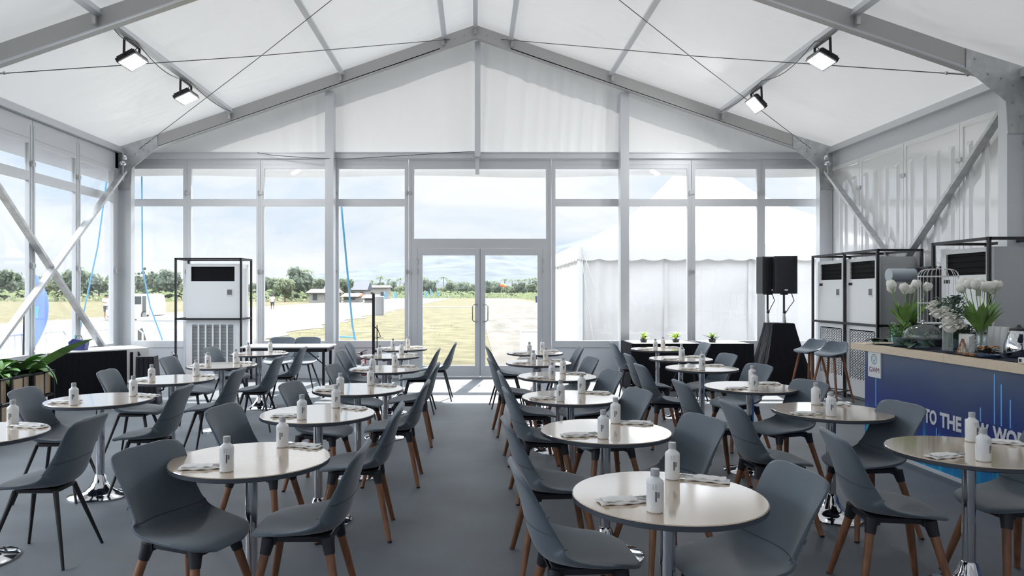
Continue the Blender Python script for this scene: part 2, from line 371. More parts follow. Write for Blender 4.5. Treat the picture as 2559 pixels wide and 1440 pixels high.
# ---- the door unit in the rear wall
d0, d1 = -1.21, 1.38
T = wallT(0, YR-.06, 0)
f = MB()
def fb(x0, x1, z0, z1, y0=0, y1=.06): f.box(((x0+x1)/2, (y0+y1)/2, (z0+z1)/2), (x1-x0, y1-y0, z1-z0), M=T)
fb(d0+.004, d0+.10, 0, 3.97); fb(d1-.10, d1-.004, 0, 3.97); fb(d0+.1, d1-.1, 2.36, 2.53); fb(d0+.1, d1-.1, 3.80, 3.97)
fb(d0+.1, d0+.16, 0, 2.36); fb(d1-.16, d1-.1, 0, 2.36); fb(d0+.1, d1-.1, 0, .03, -.02, .07); fb(d0+.03, d0+.045, .05, 3.9, -.006, 0); fb(d1-.045, d1-.03, .05, 3.9, -.006, 0)
door = struct(f.build('door_1', M['aluminium']))
p = MB(); p.box(((d0+d1)/2, .03, 3.165), (d1-d0-.2, .006, 1.27), M=T); p.build('pane', M['pane_glass'], door)
for s in (-1, 1):
    x0, x1 = (d0+.163, .082) if s < 0 else (.09, d1-.163)
    f = MB(); sw = .09
    fb(x0, x0+sw, .035, 2.355, .005, .05); fb(x1-sw, x1, .035, 2.355, .005, .05); fb(x0+sw, x1-sw, 2.23, 2.355, .005, .05); fb(x0+sw, x1-sw, .035, .23, .005, .05)
    leaf_ = f.build('door_leaf', M['aluminium'], door)
    p = MB(); p.box(((x0+x1)/2, .028, 1.23), (x1-x0-2*sw, .006, 2.0), M=T); p.build('pane', M['pane_glass'], leaf_)
    hx = (x1-.045) if s < 0 else (x0+.045); off = -.075*-s*-1
    hp = [(hx, YR-.05, 1.34), (hx+s*.06, YR-.10, 1.34), (hx+s*.09, YR-.115, 1.31), (hx+s*.09, YR-.115, 1.06), (hx+s*.06, YR-.10, 1.03), (hx, YR-.05, 1.03)]
    p = MB(); p.tube(hp, .011, 8); p.build('door_handle', M['steel'], leaf_)
    if s < 0:
        p = MB(); p.box((.086, .028, 1.2), (.012, .03, 2.31), M=T); p.build('gasket', M['black_plastic'], leaf_)
    for z in (.4, 1.95, 2.12):
        p = MB(); hxx = x0-.005 if s < 0 else x1+.005
        p.tube([(hxx, YR-.062, z-.05), (hxx, YR-.062, z+.05)], .012, 8); p.build('hinge', M['galvanised'], leaf_)
# ---- right wall: ribbed white hard panels
wr = sempty('wall_right')
ry = [12.69, 11.5, 10.32, 9.12, 7.95, 6.76, 5.57, 4.38, 3.19, 2.0, .81, -.38, -1.57, -2.76, -3.95, -5.14]
for a, c in zip(ry[:-1], ry[1:]):
    b = MB(); wd = a-c; x = XW
    b.bb(x-.03, x+.01, c+.004, a-.004, 0, 3.74)
    for (y0, y1, z0, z1) in ((c+.004, c+.06, 0, 3.74), (a-.06, a-.004, 0, 3.74), (c+.06, a-.06, 3.67, 3.74)):
        b.bb(x-.045, x-.03, y0, y1, z0, z1)
    for k in range(4):
        yc = c+.17+(wd-.34)*k/3; z0, z1 = .35, 3.42
        vs_ = [(x-.03, yc-.055, z0-.05), (x-.03, yc+.055, z0-.05), (x-.03, yc+.055, z1+.05), (x-.03, yc-.055, z1+.05),
               (x-.062, yc-.028, z0), (x-.062, yc+.028, z0), (x-.062, yc+.028, z1), (x-.062, yc-.028, z1)]
        b.add(vs_, [(4, 5, 6, 7), (0, 1, 5, 4), (1, 2, 6, 5), (2, 3, 7, 6), (3, 0, 4, 7)])
    b.build('panel', M['ribbed_white'], wr)
    for z in (1.93, 3.26):
        p = MB(); p.bb(x-.07, x-.045, c-.05, c+.05, z-.025, z+.025); p.build('latch', M['galvanised'], wr)

# ================================================================== TABLES, CHAIRS, TABLE SETTINGS
TAB = {'B': [(-2.90, 4.10), (-2.87, 5.42), (-2.87, 6.70), (-2.86, 8.00), (-2.91, 9.55)],
       'A': [(-1.105, 3.49), (-1.066, 4.80), (-1.00, 6.03), (-.97, 7.60), (-1.11, 9.15), (-1.09, 10.40)],
       'C': [(.775, 2.857), (.77, 4.20), (.745, 5.55), (.80, 6.94), (.74, 8.29), (.81, 9.66)],
       'D': [(2.55, 3.66), (2.46, 4.90), (2.39, 6.16), (2.46, 7.70), (2.55, 8.80), (2.65, 10.30)]}
ROW = {'A': 'planter-side aisle row', 'B': 'planter-side outer row', 'C': 'counter-side aisle row', 'D': 'counter-side outer row'}
def ordn(c, i): return 'rearmost' if i == len(TAB[c])-1 else ('front', 'second', 'third', 'fourth', 'fifth')[i]

def make_table():
    t = thing('round_table', '', 'table')
    r, h = .382, .735
    b = MB(); b.lathe([(0, h-.004), (r-.006, h-.004), (r-.001, h-.0035), (r-.004, h), (0, h)], n=72); b.build('tabletop', M['table_laminate'], t, 25)
    b = MB(); b.lathe([(0, h-.026), (r-.008, h-.026), (r, h-.022), (r, h-.0042), (0, h-.0042)], n=72); b.build('edge_band', M['table_edge'], t, 25)
    b = MB()
    for a in (0, 90):
        b.box((0, 0, h-.040), (.44, .035, .024), rz=R(a+20))
    b.build('support_bracket', M['black_metal'], t)
    b = MB(); b.lathe([(.0, .09), (.031, .09), (.031, h-.03), (0, h-.03)], n=28); b.build('column', M['chrome'], t)
    b = MB(); b.lathe([(0, 0), (.225, 0), (.225, .010), (.205, .018), (.15, .026), (.105, .042), (.072, .075), (.052, .115), (.040, .155), (.033, .165), (0, .165)], n=48)
    b.build('base', M['chrome'], t, 50)
    return t
table0 = make_table()
tables = {}
first = True
for c in 'CADB':
    for i, (x, y) in enumerate(TAB[c]):
        t = table0 if first else copy_tree(table0); first = False
        t.location = (x, y, 0); t.rotation_euler = (0, 0, R((i*37) % 90)); t['group'] = 'round cafe tables'
        t['label'] = 'round pale cafe table on chrome column, %s in the %s' % (ordn(c, i), ROW[c]); tables[c, i] = t

# shell chair: a curved sheet swept along a seat-to-back profile, wrapping at the hips
PROF = [(.232, .412), (.222, .430), (.19, .442), (.12, .449), (.03, .447), (-.06, .443), (-.12, .446), (-.160, .463), (-.188, .500), (-.207, .552), (-.222, .61), (-.238, .675), (-.256, .74), (-.272, .79), (-.282, .815), (-.287, .825)]
HW =   [.085, .140, .185, .214, .228, .232, .228, .222, .212, .205, .203, .206, .212, .206, .172, .090]
WR =   [.0, .0, .002, .010, .022, .045, .070, .086, .088, .078, .062, .046, .030, .016, .006, .0]
def spline(a, t):
    n = len(a)-1; f = min(max(t, 0), 1)*n; i = min(int(f), n-1); f -= i
    p = [a[max(0, min(n, i+k))] for k in (-1, 0, 1, 2)]
    def cr_(p0, p1, p2, p3): return .5*((2*p1)+(-p0+p2)*f+(2*p0-5*p1+4*p2-p3)*f*f+(-p0+3*p1-3*p2+p3)*f**3)
    if isinstance(a[0], tuple): return tuple(cr_(*[q[k] for q in p]) for k in range(len(a[0])))
    return cr_(*p)
def shell_pt(u, v):
    x, z = spline(PROF, u); hw = max(.02, spline(HW, u)); wr = max(0, spline(WR, u)); e = 1e-3
    x2, z2 = spline(PROF, min(1, u+e)); x1, z1 = spline(PROF, max(0, u-e)); tx, tz = x2-x1, z2-z1; l = math.hypot(tx, tz) or 1
    nx, nz = tz/l, -tx/l           # towards the sitter
    s = 2*v-1; k = abs(s)**2.4*wr
    return Vector((x+nx*k, s*hw*(1-.10*k/.1*.3), z+nz*k))
def make_shell():
    b = MB(); nu, nv = 40, 18
    P = [[shell_pt(i/nu, j/nv) for j in range(nv+1)] for i in range(nu+1)]
    Nn = [[None]*(nv+1) for _ in range(nu+1)]
    for i in range(nu+1):
        for j in range(nv+1):
            a = P[min(nu, i+1)][j]-P[max(0, i-1)][j]; c = P[i][min(nv, j+1)]-P[i][max(0, j-1)]
            Nn[i][j] = c.cross(a).normalized()
    vs_ = []; th = .018
    for side in (0, 1):
        for i in range(nu+1):
            for j in range(nv+1):
                edge = min(i, nu-i, j, nv-j); tt = th*(.35 if edge == 0 else .8 if edge == 1 else 1)
                vs_.append(P[i][j]+Nn[i][j]*(tt*.5 if side == 0 else -tt*.9))
    m = (nu+1)*(nv+1); q = lambda s, i, j: s*m+i*(nv+1)+j; fs = []
    for i in range(nu):
        for j in range(nv):
            fs.append((q(0, i, j), q(0, i+1, j), q(0, i+1, j+1), q(0, i, j+1)))
            fs.append((q(1, i, j), q(1, i, j+1), q(1, i+1, j+1), q(1, i+1, j)))
    for i in range(nu):
        fs.append((q(0, i, 0), q(1, i, 0), q(1, i+1, 0), q(0, i+1, 0))); fs.append((q(0, i, nv), q(0, i+1, nv), q(1, i+1, nv), q(1, i, nv)))
    for j in range(nv):
        fs.append((q(0, 0, j), q(0, 0, j+1), q(1, 0, j+1), q(1, 0, j))); fs.append((q(0, nu, j), q(1, nu, j), q(1, nu, j+1), q(0, nu, j+1)))
    b.add(vs_, fs, True); return b
shell_mesh = make_shell()
def seam_mb(u, off):
    pts = []
    for j in range(17):
        v = j/16; p = shell_pt(u+.03*math.cos((v-.5)*math.pi), v); a = shell_pt(u+.02, v)-shell_pt(u-.02, v); c = shell_pt(u, min(1, v+.03))-shell_pt(u, max(0, v-.03))
        pts.append(p+c.cross(a).normalized()*off)
    b = MB(); b.tube(pts, .0022, 5); return b
def make_chair(kind):
    t = thing('shell_chair', '', 'chair')
    me = None
    o = shell_mesh.build('seat_shell', M['chair_fabric'], t, 80)
    seam_mb(.50, .0095).build('seam', M['chair_seam'], t); seam_mb(.63, -.0165).build('seam', M['chair_seam'], t)
    if kind == 'wood':
        b = MB(); b.rbox((.01, 0, .412), (.30, .26, .030), .04)
        for sx in (-1, 1):
            b.box((.01+sx*.125, 0, .405), (.05, .27, .035))
        b.build('seat_bracket', M['black_plastic'], t)
        for sx in (1, -1):
            for sy in (1, -1):
                a = Vector((.01+sx*.135, sy*.118, .415)); f = Vector((.01+sx*.222, sy*.222, 0)); k = a.lerp(f, .12)
                b = MB(); b.tube([k, a.lerp(f, .6), f], [.0215, .0185, .0145], 12); lg = b.build('leg', M['leg_wood'], t)
                b = MB(); b.tube([a, a.lerp(f, .07), a.lerp(f, .17)], [.034, .029, .0245], 12); b.build('leg_socket', M['black_plastic'], lg)
                b = MB(); b.tube([f+Vector((0, 0, .012)), f], [.0152, .0152], 10); b.build('foot_cap', M['black_plastic'], lg)
    else:
        b = MB(); b.rbox((.0, 0, .413), (.26, .22, .026), .04); b.build('seat_bracket', M['black_metal'], t)
        for sx in (1, -1):
            for sy in (1, -1):
                a = Vector((sx*.115, sy*.095, .41)); f = Vector((sx*.225, sy*.215, 0))
                b = MB(); b.tube([a, f], [.0155, .0085], 12); b.build('leg', M['black_metal'], t)
    return t
chair0 = {'wood': make_chair('wood'), 'black': make_chair('black')}
used = set()
def place_chair(kind, bx, by, ang, label, group='upholstered shell chairs'):
    o = chair0[kind] if kind not in used else copy_tree(chair0[kind]); used.add(kind)
    a = R(ang); o.location = (bx+.28*math.cos(a), by+.28*math.sin(a), 0); o.rotation_euler = (0, 0, a)
    o['label'] = label; o['group'] = group; return o
# (row, table): two chairs each, given by the point under the top of the backrest and the heading
CH = {('B', 0): [None, (-2.25, 4.17, 181)], ('B', 1): [(-3.45, 5.38, 4), (-2.26, 5.53, 182)], ('B', 2): [(-3.48, 6.66, 3), (-2.25, 6.80, 181)],
      ('B', 3): [(-3.50, 8.02, -2), (-2.22, 8.07, 180)], ('B', 4): [(-3.56, 9.5, -5), (-2.29, 9.5, 182)],
      ('A', 0): [(-1.58, 3.38, -22), (-.53, 3.40, 180)], ('A', 1): [(-1.64, 4.55, -11), (-.48, 4.62, 184)], ('A', 2): [(-1.52, 5.75, -11), (-.39, 5.85, 181)],
      ('A', 3): [(-1.46, 7.18, -10), (-.38, 7.32, 182)], ('A', 4): [(-1.71, 8.9, -4), (-.47, 9.2, 180)], ('A', 5): [(-1.87, 10.3, -2), (-.285, 10.3, 180)],
      ('C', 0): [(.165, 3.0, 4), (1.35, 2.93, 188)], ('C', 1): [(.17, 4.06, 4), (1.36, 4.17, 198)], ('C', 2): [(.225, 5.38, 4), (1.25, 5.34, 195)],
      ('C', 3): [(.22, 6.52, 3), (1.305, 6.66, 196)], ('C', 4): [(.15, 7.80, 5), (1.33, 8.0, 192)], ('C', 5): [(.15, 9.6, 3), (1.43, 9.57, 182)],
      ('D', 0): [(1.855, 3.70, -8), (3.14, 3.78, 184)], ('D', 1): [(1.68, 4.70, 2), (2.84, 4.68, 188)], ('D', 2): [(1.675, 5.85, 2), (2.79, 5.87, 197)],
      ('D', 3): [(1.66, 7.2, 4), (2.9, 7.2, 197)], ('D', 4): [(1.80, 8.4, 2), (3.03, 8.45, 191)], ('D', 5): [(2.0, 10.4, 0), (3.36, 10.3, 182)]}
BLACK = {('A', 4), ('A', 5), ('C', 5), ('D', 5)}
for (c, i), pair in CH.items():
    kind = 'black' if c == 'B' or (c, i) in BLACK else 'wood'
    for k, p in enumerate(pair):
        if p is None: continue
        toward = (k == 0) == (c in 'AB')
        lab = 'grey %s-legged shell chair %s, %s table of the %s' % ('wooden' if kind == 'wood' else 'black', 'facing the aisle' if toward else 'backed to the aisle', ordn(c, i), ROW[c])
        place_chair(kind, *p, lab)

def make_bottle():
    t = thing('water_bottle', '', 'bottle')
    b = MB(); b.lathe([(0, 0), (.027, 0), (.0315, .004), (.032, .012), (.032, .108), (.030, .116), (.018, .126), (.0155, .130), (.0155, .136), (0, .136)], n=24); b.build('bottle_body', M['bottle_plastic'], t)
    b = MB(); b.lathe([(0, .134), (.0165, .134), (.0165, .157), (.015, .160), (0, .160)], n=20); b.build('cap', M['bottle_cap'], t)
    b = MB()
    for (a0, z0, z1, wv) in ((0, .044, .082, 3), (14, .058, .080, 1.6), (22, .060, .080, 1.6)):
        for q in range(2):
            a = R(-100+a0); a2 = R(-100+a0+wv*3)
            b.add([(.0324*math.cos(a), .0324*math.sin(a), z0), (.0324*math.cos(a2), .0324*math.sin(a2), z0), (.0324*math.cos(a2), .0324*math.sin(a2), z1), (.0324*math.cos(a), .0324*math.sin(a), z1)], [(0, 1, 2, 3)])
            break
    for q in range(5):
        a = R(-118); a2 = R(-92); z = .090+q*.004
        b.add([(.0324*math.cos(a), .0324*math.sin(a), z), (.0324*math.cos(a2), .0324*math.sin(a2), z), (.0324*math.cos(a2), .0324*math.sin(a2), z+.0012), (.0324*math.cos(a), .0324*math.sin(a), z+.0012)], [(0, 1, 2, 3)])
    b.build('printed_label', M['print_dark'], t)
    return t
def make_cutlery():
    # cutlery tucked in a folded paper napkin; local +x is the open end with the handles
    t = thing('napkin_with_cutlery', '', 'napkin')
    b = MB()
    def sheet(x0, x1, y0, y1, z0, lift, seed):
        rr = random.Random(seed); ph = [rr.uniform(0, 6) for _ in range(4)]
        def f(u, v):
            x = x0+(x1-x0)*u; y = y0+(y1-y0)*v
            return (x, y+.004*math.sin(u*7+ph[0]), z0+lift*math.sin(math.pi*v)*(.6+.4*math.sin(u*5+ph[1]))+.002*math.sin(u*17+v*9+ph[2]))
        return f
    def slab(fn, th, nu=16, nv=6):
        vs_ = []; P = [[fn(i/nu, j/nv) for j in range(nv+1)] for i in range(nu+1)]
        for dz in (th, 0): vs_ += [(p[0], p[1], p[2]+dz if dz else max(.0005, p[2]-.001)) for row in P for p in row]
        m = (nu+1)*(nv+1); q = lambda s, i, j: s*m+i*(nv+1)+j
        fs = [(q(0, i, j), q(0, i+1, j), q(0, i+1, j+1), q(0, i, j+1)) for i in range(nu) for j in range(nv)]+[(q(1, i, j), q(1, i, j+1), q(1, i+1, j+1), q(1, i+1, j)) for i in range(nu) for j in range(nv)]
        fs += [(q(0, i, 0), q(1, i, 0), q(1, i+1, 0), q(0, i+1, 0)) for i in range(nu)]+[(q(0, i, nv), q(0, i+1, nv), q(1, i+1, nv), q(1, i, nv)) for i in range(nu)]
        fs += [(q(0, 0, j), q(0, 0, j+1), q(1, 0, j+1), q(1, 0, j)) for j in range(nv)]+[(q(0, nu, j), q(1, nu, j), q(1, nu, j+1), q(0, nu, j+1)) for j in range(nv)]
        b.add(vs_, fs, True)
    slab(sheet(-.10, .085, -.036, .036, .003, .009, 1), .004); slab(sheet(-.085, .05, -.030, .028, .012, .006, 2), .003)
    b.build('paper_napkin', M['napkin_white'], t, 60)
    for (yy, l, nm) in ((-.009, .112, 'fork'), (.010, .118, 'knife')):
        b = MB(); b.tube([(-.06, yy, .011), (.06, yy*1.3, .012), (l-.012, yy*1.8, .011), (l, yy*1.9, .010)], [.003, .0035, .006, .003], 8); b.build(nm, M['steel'], t)
    return t
bot0 = make_bottle(); nap0 = make_cutlery(); first = True
rr = random.Random(11)
OFF = {('C', 0): ((-.106, -.22), (.087, .244)), ('A', 0): ((-.03, -.257), (.085, .255)), ('B', 1): ((-.05, -.27), (.17, .17)), ('D', 0): ((-.09, -.23), (.17, .22)), ('D', 1): ((-.11, -.22), (.02, .26))}
NAPO = {('C', 0): ((-.20, -.10, 12), (.225, .22, 158)), ('A', 0): ((-.165, -.20, 10), (.20, .26, 160))}
for c in 'CADB':
    for i, (x, y) in enumerate(TAB[c]):
        o2 = OFF.get((c, i)) or ((-.08+rr.uniform(-.03, .03), -.235+rr.uniform(-.02, .02)), (.10+rr.uniform(-.03, .04), .225+rr.uniform(-.02, .02)))
        n2 = NAPO.get((c, i)) or ((o2[0][0]-.125, o2[0][1]+.09+rr.uniform(-.03, .02), rr.uniform(2, 22)), (o2[1][0]+.13, o2[1][1]-.0+rr.uniform(-.05, .0), rr.uniform(150, 172)))
        for k in range(2):
            side = ('camera-facing edge', 'window-facing edge')[k]
            o = bot0 if first else copy_tree(bot0); n_ = nap0 if first else copy_tree(nap0); first = False
            o.location = (x+o2[k][0], y+o2[k][1], .7352); o.rotation_euler = (0, 0, rr.uniform(-.5, .5))
            o['label'] = 'frosted water bottle near %s of %s table, %s' % (side, ordn(c, i), ROW[c]); o['group'] = 'water bottles on the round tables'
            n_.location = (x+n2[k][0], y+n2[k][1], .7352); n_.rotation_euler = (0, 0, R(n2[k][2]))
            n_['label'] = 'white napkin of cutlery near %s of %s table, %s' % (side, ordn(c, i), ROW[c]); n_['group'] = 'napkins with cutlery'

# ================================================================== ROOF FITTINGS
def floodlight(x, y, yaw, tilt, label):
    t = thing('floodlight', label, 'floodlight', (x, y, cz(x)-.10), 0, 'floodlights under the roof purlins')
    Rm = Matrix.Rotation(R(yaw), 4, 'Z')
    H = Rm @ Matrix.Translation((0, 0, -.21)) @ Matrix.Rotation(R(tilt), 4, 'X')
    b = MB(); b.box((0, 0, .0), (.36, .26, .045), M=H)
    for k in range(7): b.box((-.15+.05*k, 0, .035), (.008, .22, .03), M=H)
    b.build('housing', M['black_metal'], t)
    b = MB()
    for (cx, cyy, sx_, sy_) in ((0, .122, .36, .016), (0, -.122, .36, .016), (.172, 0, .016, .26), (-.172, 0, .016, .26)): b.box((cx, cyy, -.028), (sx_, sy_, .012), M=H)
    b.build('bezel', M['beam_grey'], t)
    b = MB(); b.box((0, 0, -.0265), (.31, .21, .006), M=H); b.build('lens', M['flood_glow'], t)
    b = MB()
    for s in (-1, 1):
        p = H @ Vector((s*.195, 0, .01)); q = Rm @ Vector((s*.195, 0, -.01))
        b.beam(p, q, .03, .008, up=Rm @ Vector((1, 0, 0)))
    b.beam(Rm @ Vector((-.2, 0, -.006)), Rm @ Vector((.2, 0, -.006)), .03, .01)
    b.build('bracket', M['black_metal'], t)
    b = MB(); b.tube([H @ Vector((.05, .0, .05)), (0, .04, -.10), (.0, .10, -.04), (.0, .16, .0)], .005, 6); b.build('cord', M['black_plastic'], t)
floodlight(-4.29, 8.85, 90, -28, 'white floodlight hung nearer the camera above the planter-side outer tables')
floodlight(-4.29, 10.50, 90, -25, 'white floodlight nearer the glass wall above the planter-side outer tables')
floodlight(4.31, 8.80, 90, 30, 'white floodlight hung nearer the camera above the bar counter side')
floodlight(4.31, 10.87, 90, 48, 'white floodlight nearer the glass wall above the bar counter side')
def cable(p, q, label, tb=.94):
    p, q = Vector(p), Vector(q)
    o = MB().tube([p, p.lerp(q, .5)-Vector((0, 0, .03)), q], .006, 6).build('bracing_cable', M['cable']); tag(o, label, 'cable', 'roof bracing cables')
    a, c = p.lerp(q, tb), p.lerp(q, tb+.03)
    b = MB(); d = (c-a).normalized(); sv = d.cross(Vector((0, 0, 1))).normalized()*.018
    b.tube([a+sv, c+sv], .006, 6); b.tube([a-sv, c-sv], .006, 6); b.ball(a, .022, 8); b.ball(c, .022, 8)
    b.build('turnbuckle', M['steel'], o)
def zc(x, d=.2): return cz(x)-d
for s, nm in ((-1, 'planter'), (1, 'counter')):
    cable((s*.45, 12.36, zc(.45, .12)), (s*5.95, 8.2, zc(5.95, .14)), 'thin steel cable from rear ridge to front eave on the %s side' % nm)
    cable((s*.45, 8.2, zc(.45, .19)), (s*5.85, 12.34, zc(5.85, .17)), 'thin steel cable from front ridge to rear eave on the %s side' % nm)
for s, nm in ((-1, 'planter'), (1, 'counter')):
    x = s*4.245; pts = []
    for (y0, y1, d) in ((8.2, 8.85, .08), (8.85, 10.5, .12), (10.5, 12.3, .06)):
        for k in range(9): pts.append((x, y0+(y1-y0)*k/8, cz(x)-.09-d*math.sin(math.pi*k/8)))
    tag(MB().tube(pts, .006, 6).build('power_cord', M['cable']), 'thin grey power cord swagged along the %s-side floodlight purlin' % nm, 'cord')
pts = [(-3.9, 12.68, 4.06), (-3.6, 12.62, 4.0), (-2.9, 12.5, 3.93), (-2.3, 12.6, 3.93), (-1.4, 12.68, 4.0), (0, 12.7, 4.09)]
tag(MB().tube([Vector(p) for p in pts], .006, 6).build('power_cord', M['cable']), 'thin cord draped along the beam over the rear glass wall', 'cord')
# small chrome clamp lamps at the eave corners
for s, nm in ((-1, 'planter'), (1, 'counter')):
    t = thing('eave_clamp', 'shiny steel clamp under the eave in the rear corner, %s side' % nm, 'clamp', (s*6.07, 12.2, 3.78), 0, 'eave corner clamps')
    b = MB(); b.ball((0, 0, .0), .06, 12, (1, 1, .8)); b.ball((-s*.03, 0, .1), .045, 12); b.build('clamp_body', M['chrome'], t)
    b = MB(); b.tube([(0, 0, -.3), (0, 0, .2)], .012, 8); b.build('rod', M['galvanised'], t)

# ================================================================== AIR CONDITIONERS IN STEEL FRAMES
def make_ac(label, loc, rz, w_=.9, d_=.5, louvres=False, fine=True, ctl=.29, side='ac_white'):
    t = thing('air_conditioner', label, 'air conditioner', loc, rz, 'floor standing air conditioners')
    h = 2.05; ww = w_/2
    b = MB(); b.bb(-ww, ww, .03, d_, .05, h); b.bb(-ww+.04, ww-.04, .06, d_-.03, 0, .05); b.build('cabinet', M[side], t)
    b = MB(); o0, o1 = 1.75, 2.0; iw = ww-.085
    b.bb(-ww, ww, 0, .03, 1.08, o0); b.bb(-ww, ww, 0, .03, o1, h); b.bb(-ww, -iw, 0, .03, o0, o1); b.bb(iw, ww, 0, .03, o0, o1)
    b.bb(-ww, ww, 0, .03, .05, .30); b.bb(-ww, ww, 0, .03, 1.0, 1.075); b.bb(-ww, -ww+.09, 0, .03, .30, 1.0); b.bb(ww-.09, ww, 0, .03, .30, 1.0)
    b.build('front_panel', M['ac_white'], t)
    b = MB(); b.bb(-iw, iw, .022, .032, o0, o1); o = b.build('air_outlet', M['ac_black'], t)
    if louvres:
        for k in range(4):
            b = MB(); z = o0+.03+.062*k; b.box((0, .012, z), (2*iw-.02, .02, .006), M=Matrix.Identity(4)); b.build('louvre', M['ac_black'], o)
    b = MB(); b.bb(ctl-.055, ctl+.055, -.006, 0, 1.50, 1.62); o = b.build('control_panel', M['white_plastic'], t)
    b = MB(); b.bb(ctl-.04, ctl+.04, -.009, -.006, 1.515, 1.605); b.build('display', M['grille_grey'], o)
    gw = ww-.09
    b = MB(); b.bb(-gw, gw, .02, .03, .30, 1.0); o = b.build('intake_grille', M['grille_grey'], t)
    b = MB()
    if fine:
        for k in range(7): x = -gw+2*gw*k/6; b.bb(x-.014, x+.014, -.002, .02, .30, 1.0)
        b.build('mullions', M['ac_white'], o)
        b = MB()
        for k in range(34): z = .31+.0203*k; b.bb(-gw, gw, .006, .012, z, z+.008)
        b.build('fins', M['ac_side'], o)
    else:
        for k in range(19): z = .30+.0385*k; b.bb(-gw, gw, .0, .02, z, z+.021)
        for k in range(10): x = -gw+2*gw*k/9; b.bb(x-.012, x+.012, .0, .02, .30, 1.0)
        b.build('lattice', M['ac_white'], o)
    if louvres:
        b = MB(); b.bb(-ww+.05, -ww+.15, -.004, 0, 1.66, 1.70); b.build('badge', M['black_plastic'], t)
    return t
def make_frame(label, loc, rz, w_, d_, h, posts, top_in=True):
    t = thing('equipment_frame', label, 'frame', loc, rz, 'black steel frames round the air conditioners')
    q = .016
    for x in posts:
        for y in (0, d_):
            MB().bb(x-q, x+q, y-q, y+q, 0, h).build('post', M['black_metal'], t)
    for z in (h-q, 1.10):
        for y in (0, d_): MB().bb(-w_/2, w_/2, y-q, y+q, z-q, z+q).build('rail', M['black_metal'], t)
        for x in posts: MB().bb(x-q, x+q, 0, d_, z-q, z+q).build('rail', M['black_metal'], t)
    return t
make_ac('white air conditioner alone before the rear glass wall in a black frame', (-4.52, 12.19, 0), 0, .92, .48)
make_frame('slim black steel frame around the lone air conditioner by the rear wall', (-4.58, 12.15, 0), 0, 1.12, .55, 2.15, (-.56, .56))
rz = R(-90)
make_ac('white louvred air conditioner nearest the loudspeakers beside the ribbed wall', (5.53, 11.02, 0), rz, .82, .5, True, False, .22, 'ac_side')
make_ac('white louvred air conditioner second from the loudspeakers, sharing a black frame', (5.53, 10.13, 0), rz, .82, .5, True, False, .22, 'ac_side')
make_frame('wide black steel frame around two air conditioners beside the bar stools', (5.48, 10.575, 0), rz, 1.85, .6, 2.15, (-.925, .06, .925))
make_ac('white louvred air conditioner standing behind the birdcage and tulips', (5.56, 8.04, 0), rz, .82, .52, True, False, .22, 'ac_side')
make_frame('black steel frame around the air conditioner behind the bar counter', (5.5, 8.045, 0), rz, .92, .64, 2.15, (-.46, .46))

# ================================================================== LOUDSPEAKERS
for (x, y, yaw, nm) in ((4.95, 12.0, 6, 'loudspeaker nearer the glass wall on a pole above black cloth'), (5.14, 11.80, -12, 'loudspeaker nearer the air conditioners on a pole above black cloth')):
    st = thing('speaker_stand', 'slim pole stand under the black ' + nm.split(' on ')[0], 'speaker stand', (x, y, 0), 0, 'speaker pole stands')
    b = MB(); b.tube([(0, 0, .9), (0, 0, 1.56)], .017, 10); b.build('pole', M['black_metal'], st)
    b = MB(); b.tube([(0, 0, .4), (0, 0, 1.22)], .022, 10); b.build('lower_tube', M['galvanised'], st)
    b = MB(); b.ball((0, -.02, 1.23), .03, 8); b.tube([(0, -.02, 1.23), (.0, -.07, 1.23)], .01, 6); b.build('clamp_knob', M['black_plastic'], st)
    for k in range(3):
        a = R(90+120*k); MB().tube([(.02*math.cos(a), .02*math.sin(a), .55), (.28*math.cos(a), .28*math.sin(a), .012)], .012, 8).build('leg', M['black_metal'], st)
    sp = thing('loudspeaker', 'black ' + nm, 'loudspeaker', (x, y, 1.535), R(yaw), 'black loudspeakers')
    w_, h_, d_ = .35, .62, .32
    b = MB(); b.prism([(-w_/2, 0), (w_/2, 0), (w_/2, .54), (w_/2-.06, h_), (-w_/2+.06, h_), (-w_/2, .54)][:0] or [(-w_/2, .0), (w_/2, .0), (w_/2, h_), (-w_/2, h_)], -d_/2, d_/2*.3)
    b.add([(-w_/2, d_*.15, 0), (w_/2, d_*.15, 0), (w_/2, d_*.15, h_), (-w_/2, d_*.15, h_), (-w_/2+.09, d_/2, .03), (w_/2-.09, d_/2, .03), (w_/2-.09, d_/2, h_-.03), (-w_/2+.09, d_/2, h_-.03)], [(4, 5, 6, 7), (0, 1, 5, 4), (1, 2, 6, 5), (2, 3, 7, 6), (3, 0, 4, 7)])
    b.build('cabinet', M['black_plastic'], sp)
    b = MB(); b.rbox((0, -d_/2-.008, h_/2), (w_-.03, .02, h_-.03), .008); b.build('front_grille', M['black_metal'], sp)
    b = MB(); b.bb(-.025, .025, -d_/2-.022, -d_/2-.018, .05, .072); b.build('badge', M['white_plastic'], sp)
    b = MB(); b.bb(-.05, .05, -.06, .06, -.02, 0); b.build('pole_socket', M['black_metal'], sp)
    pts = [(.14*(1 if yaw < 0 else 1), .12, .02), (.18, .1, -.12), (.10, .06, -.22), (.02, .02, -.34), (.03, 0, -.5), (.05, -.02, -.64)]
    b = MB(); b.tube(pts, .007, 6); b.build('cord', M['black_plastic'], sp)
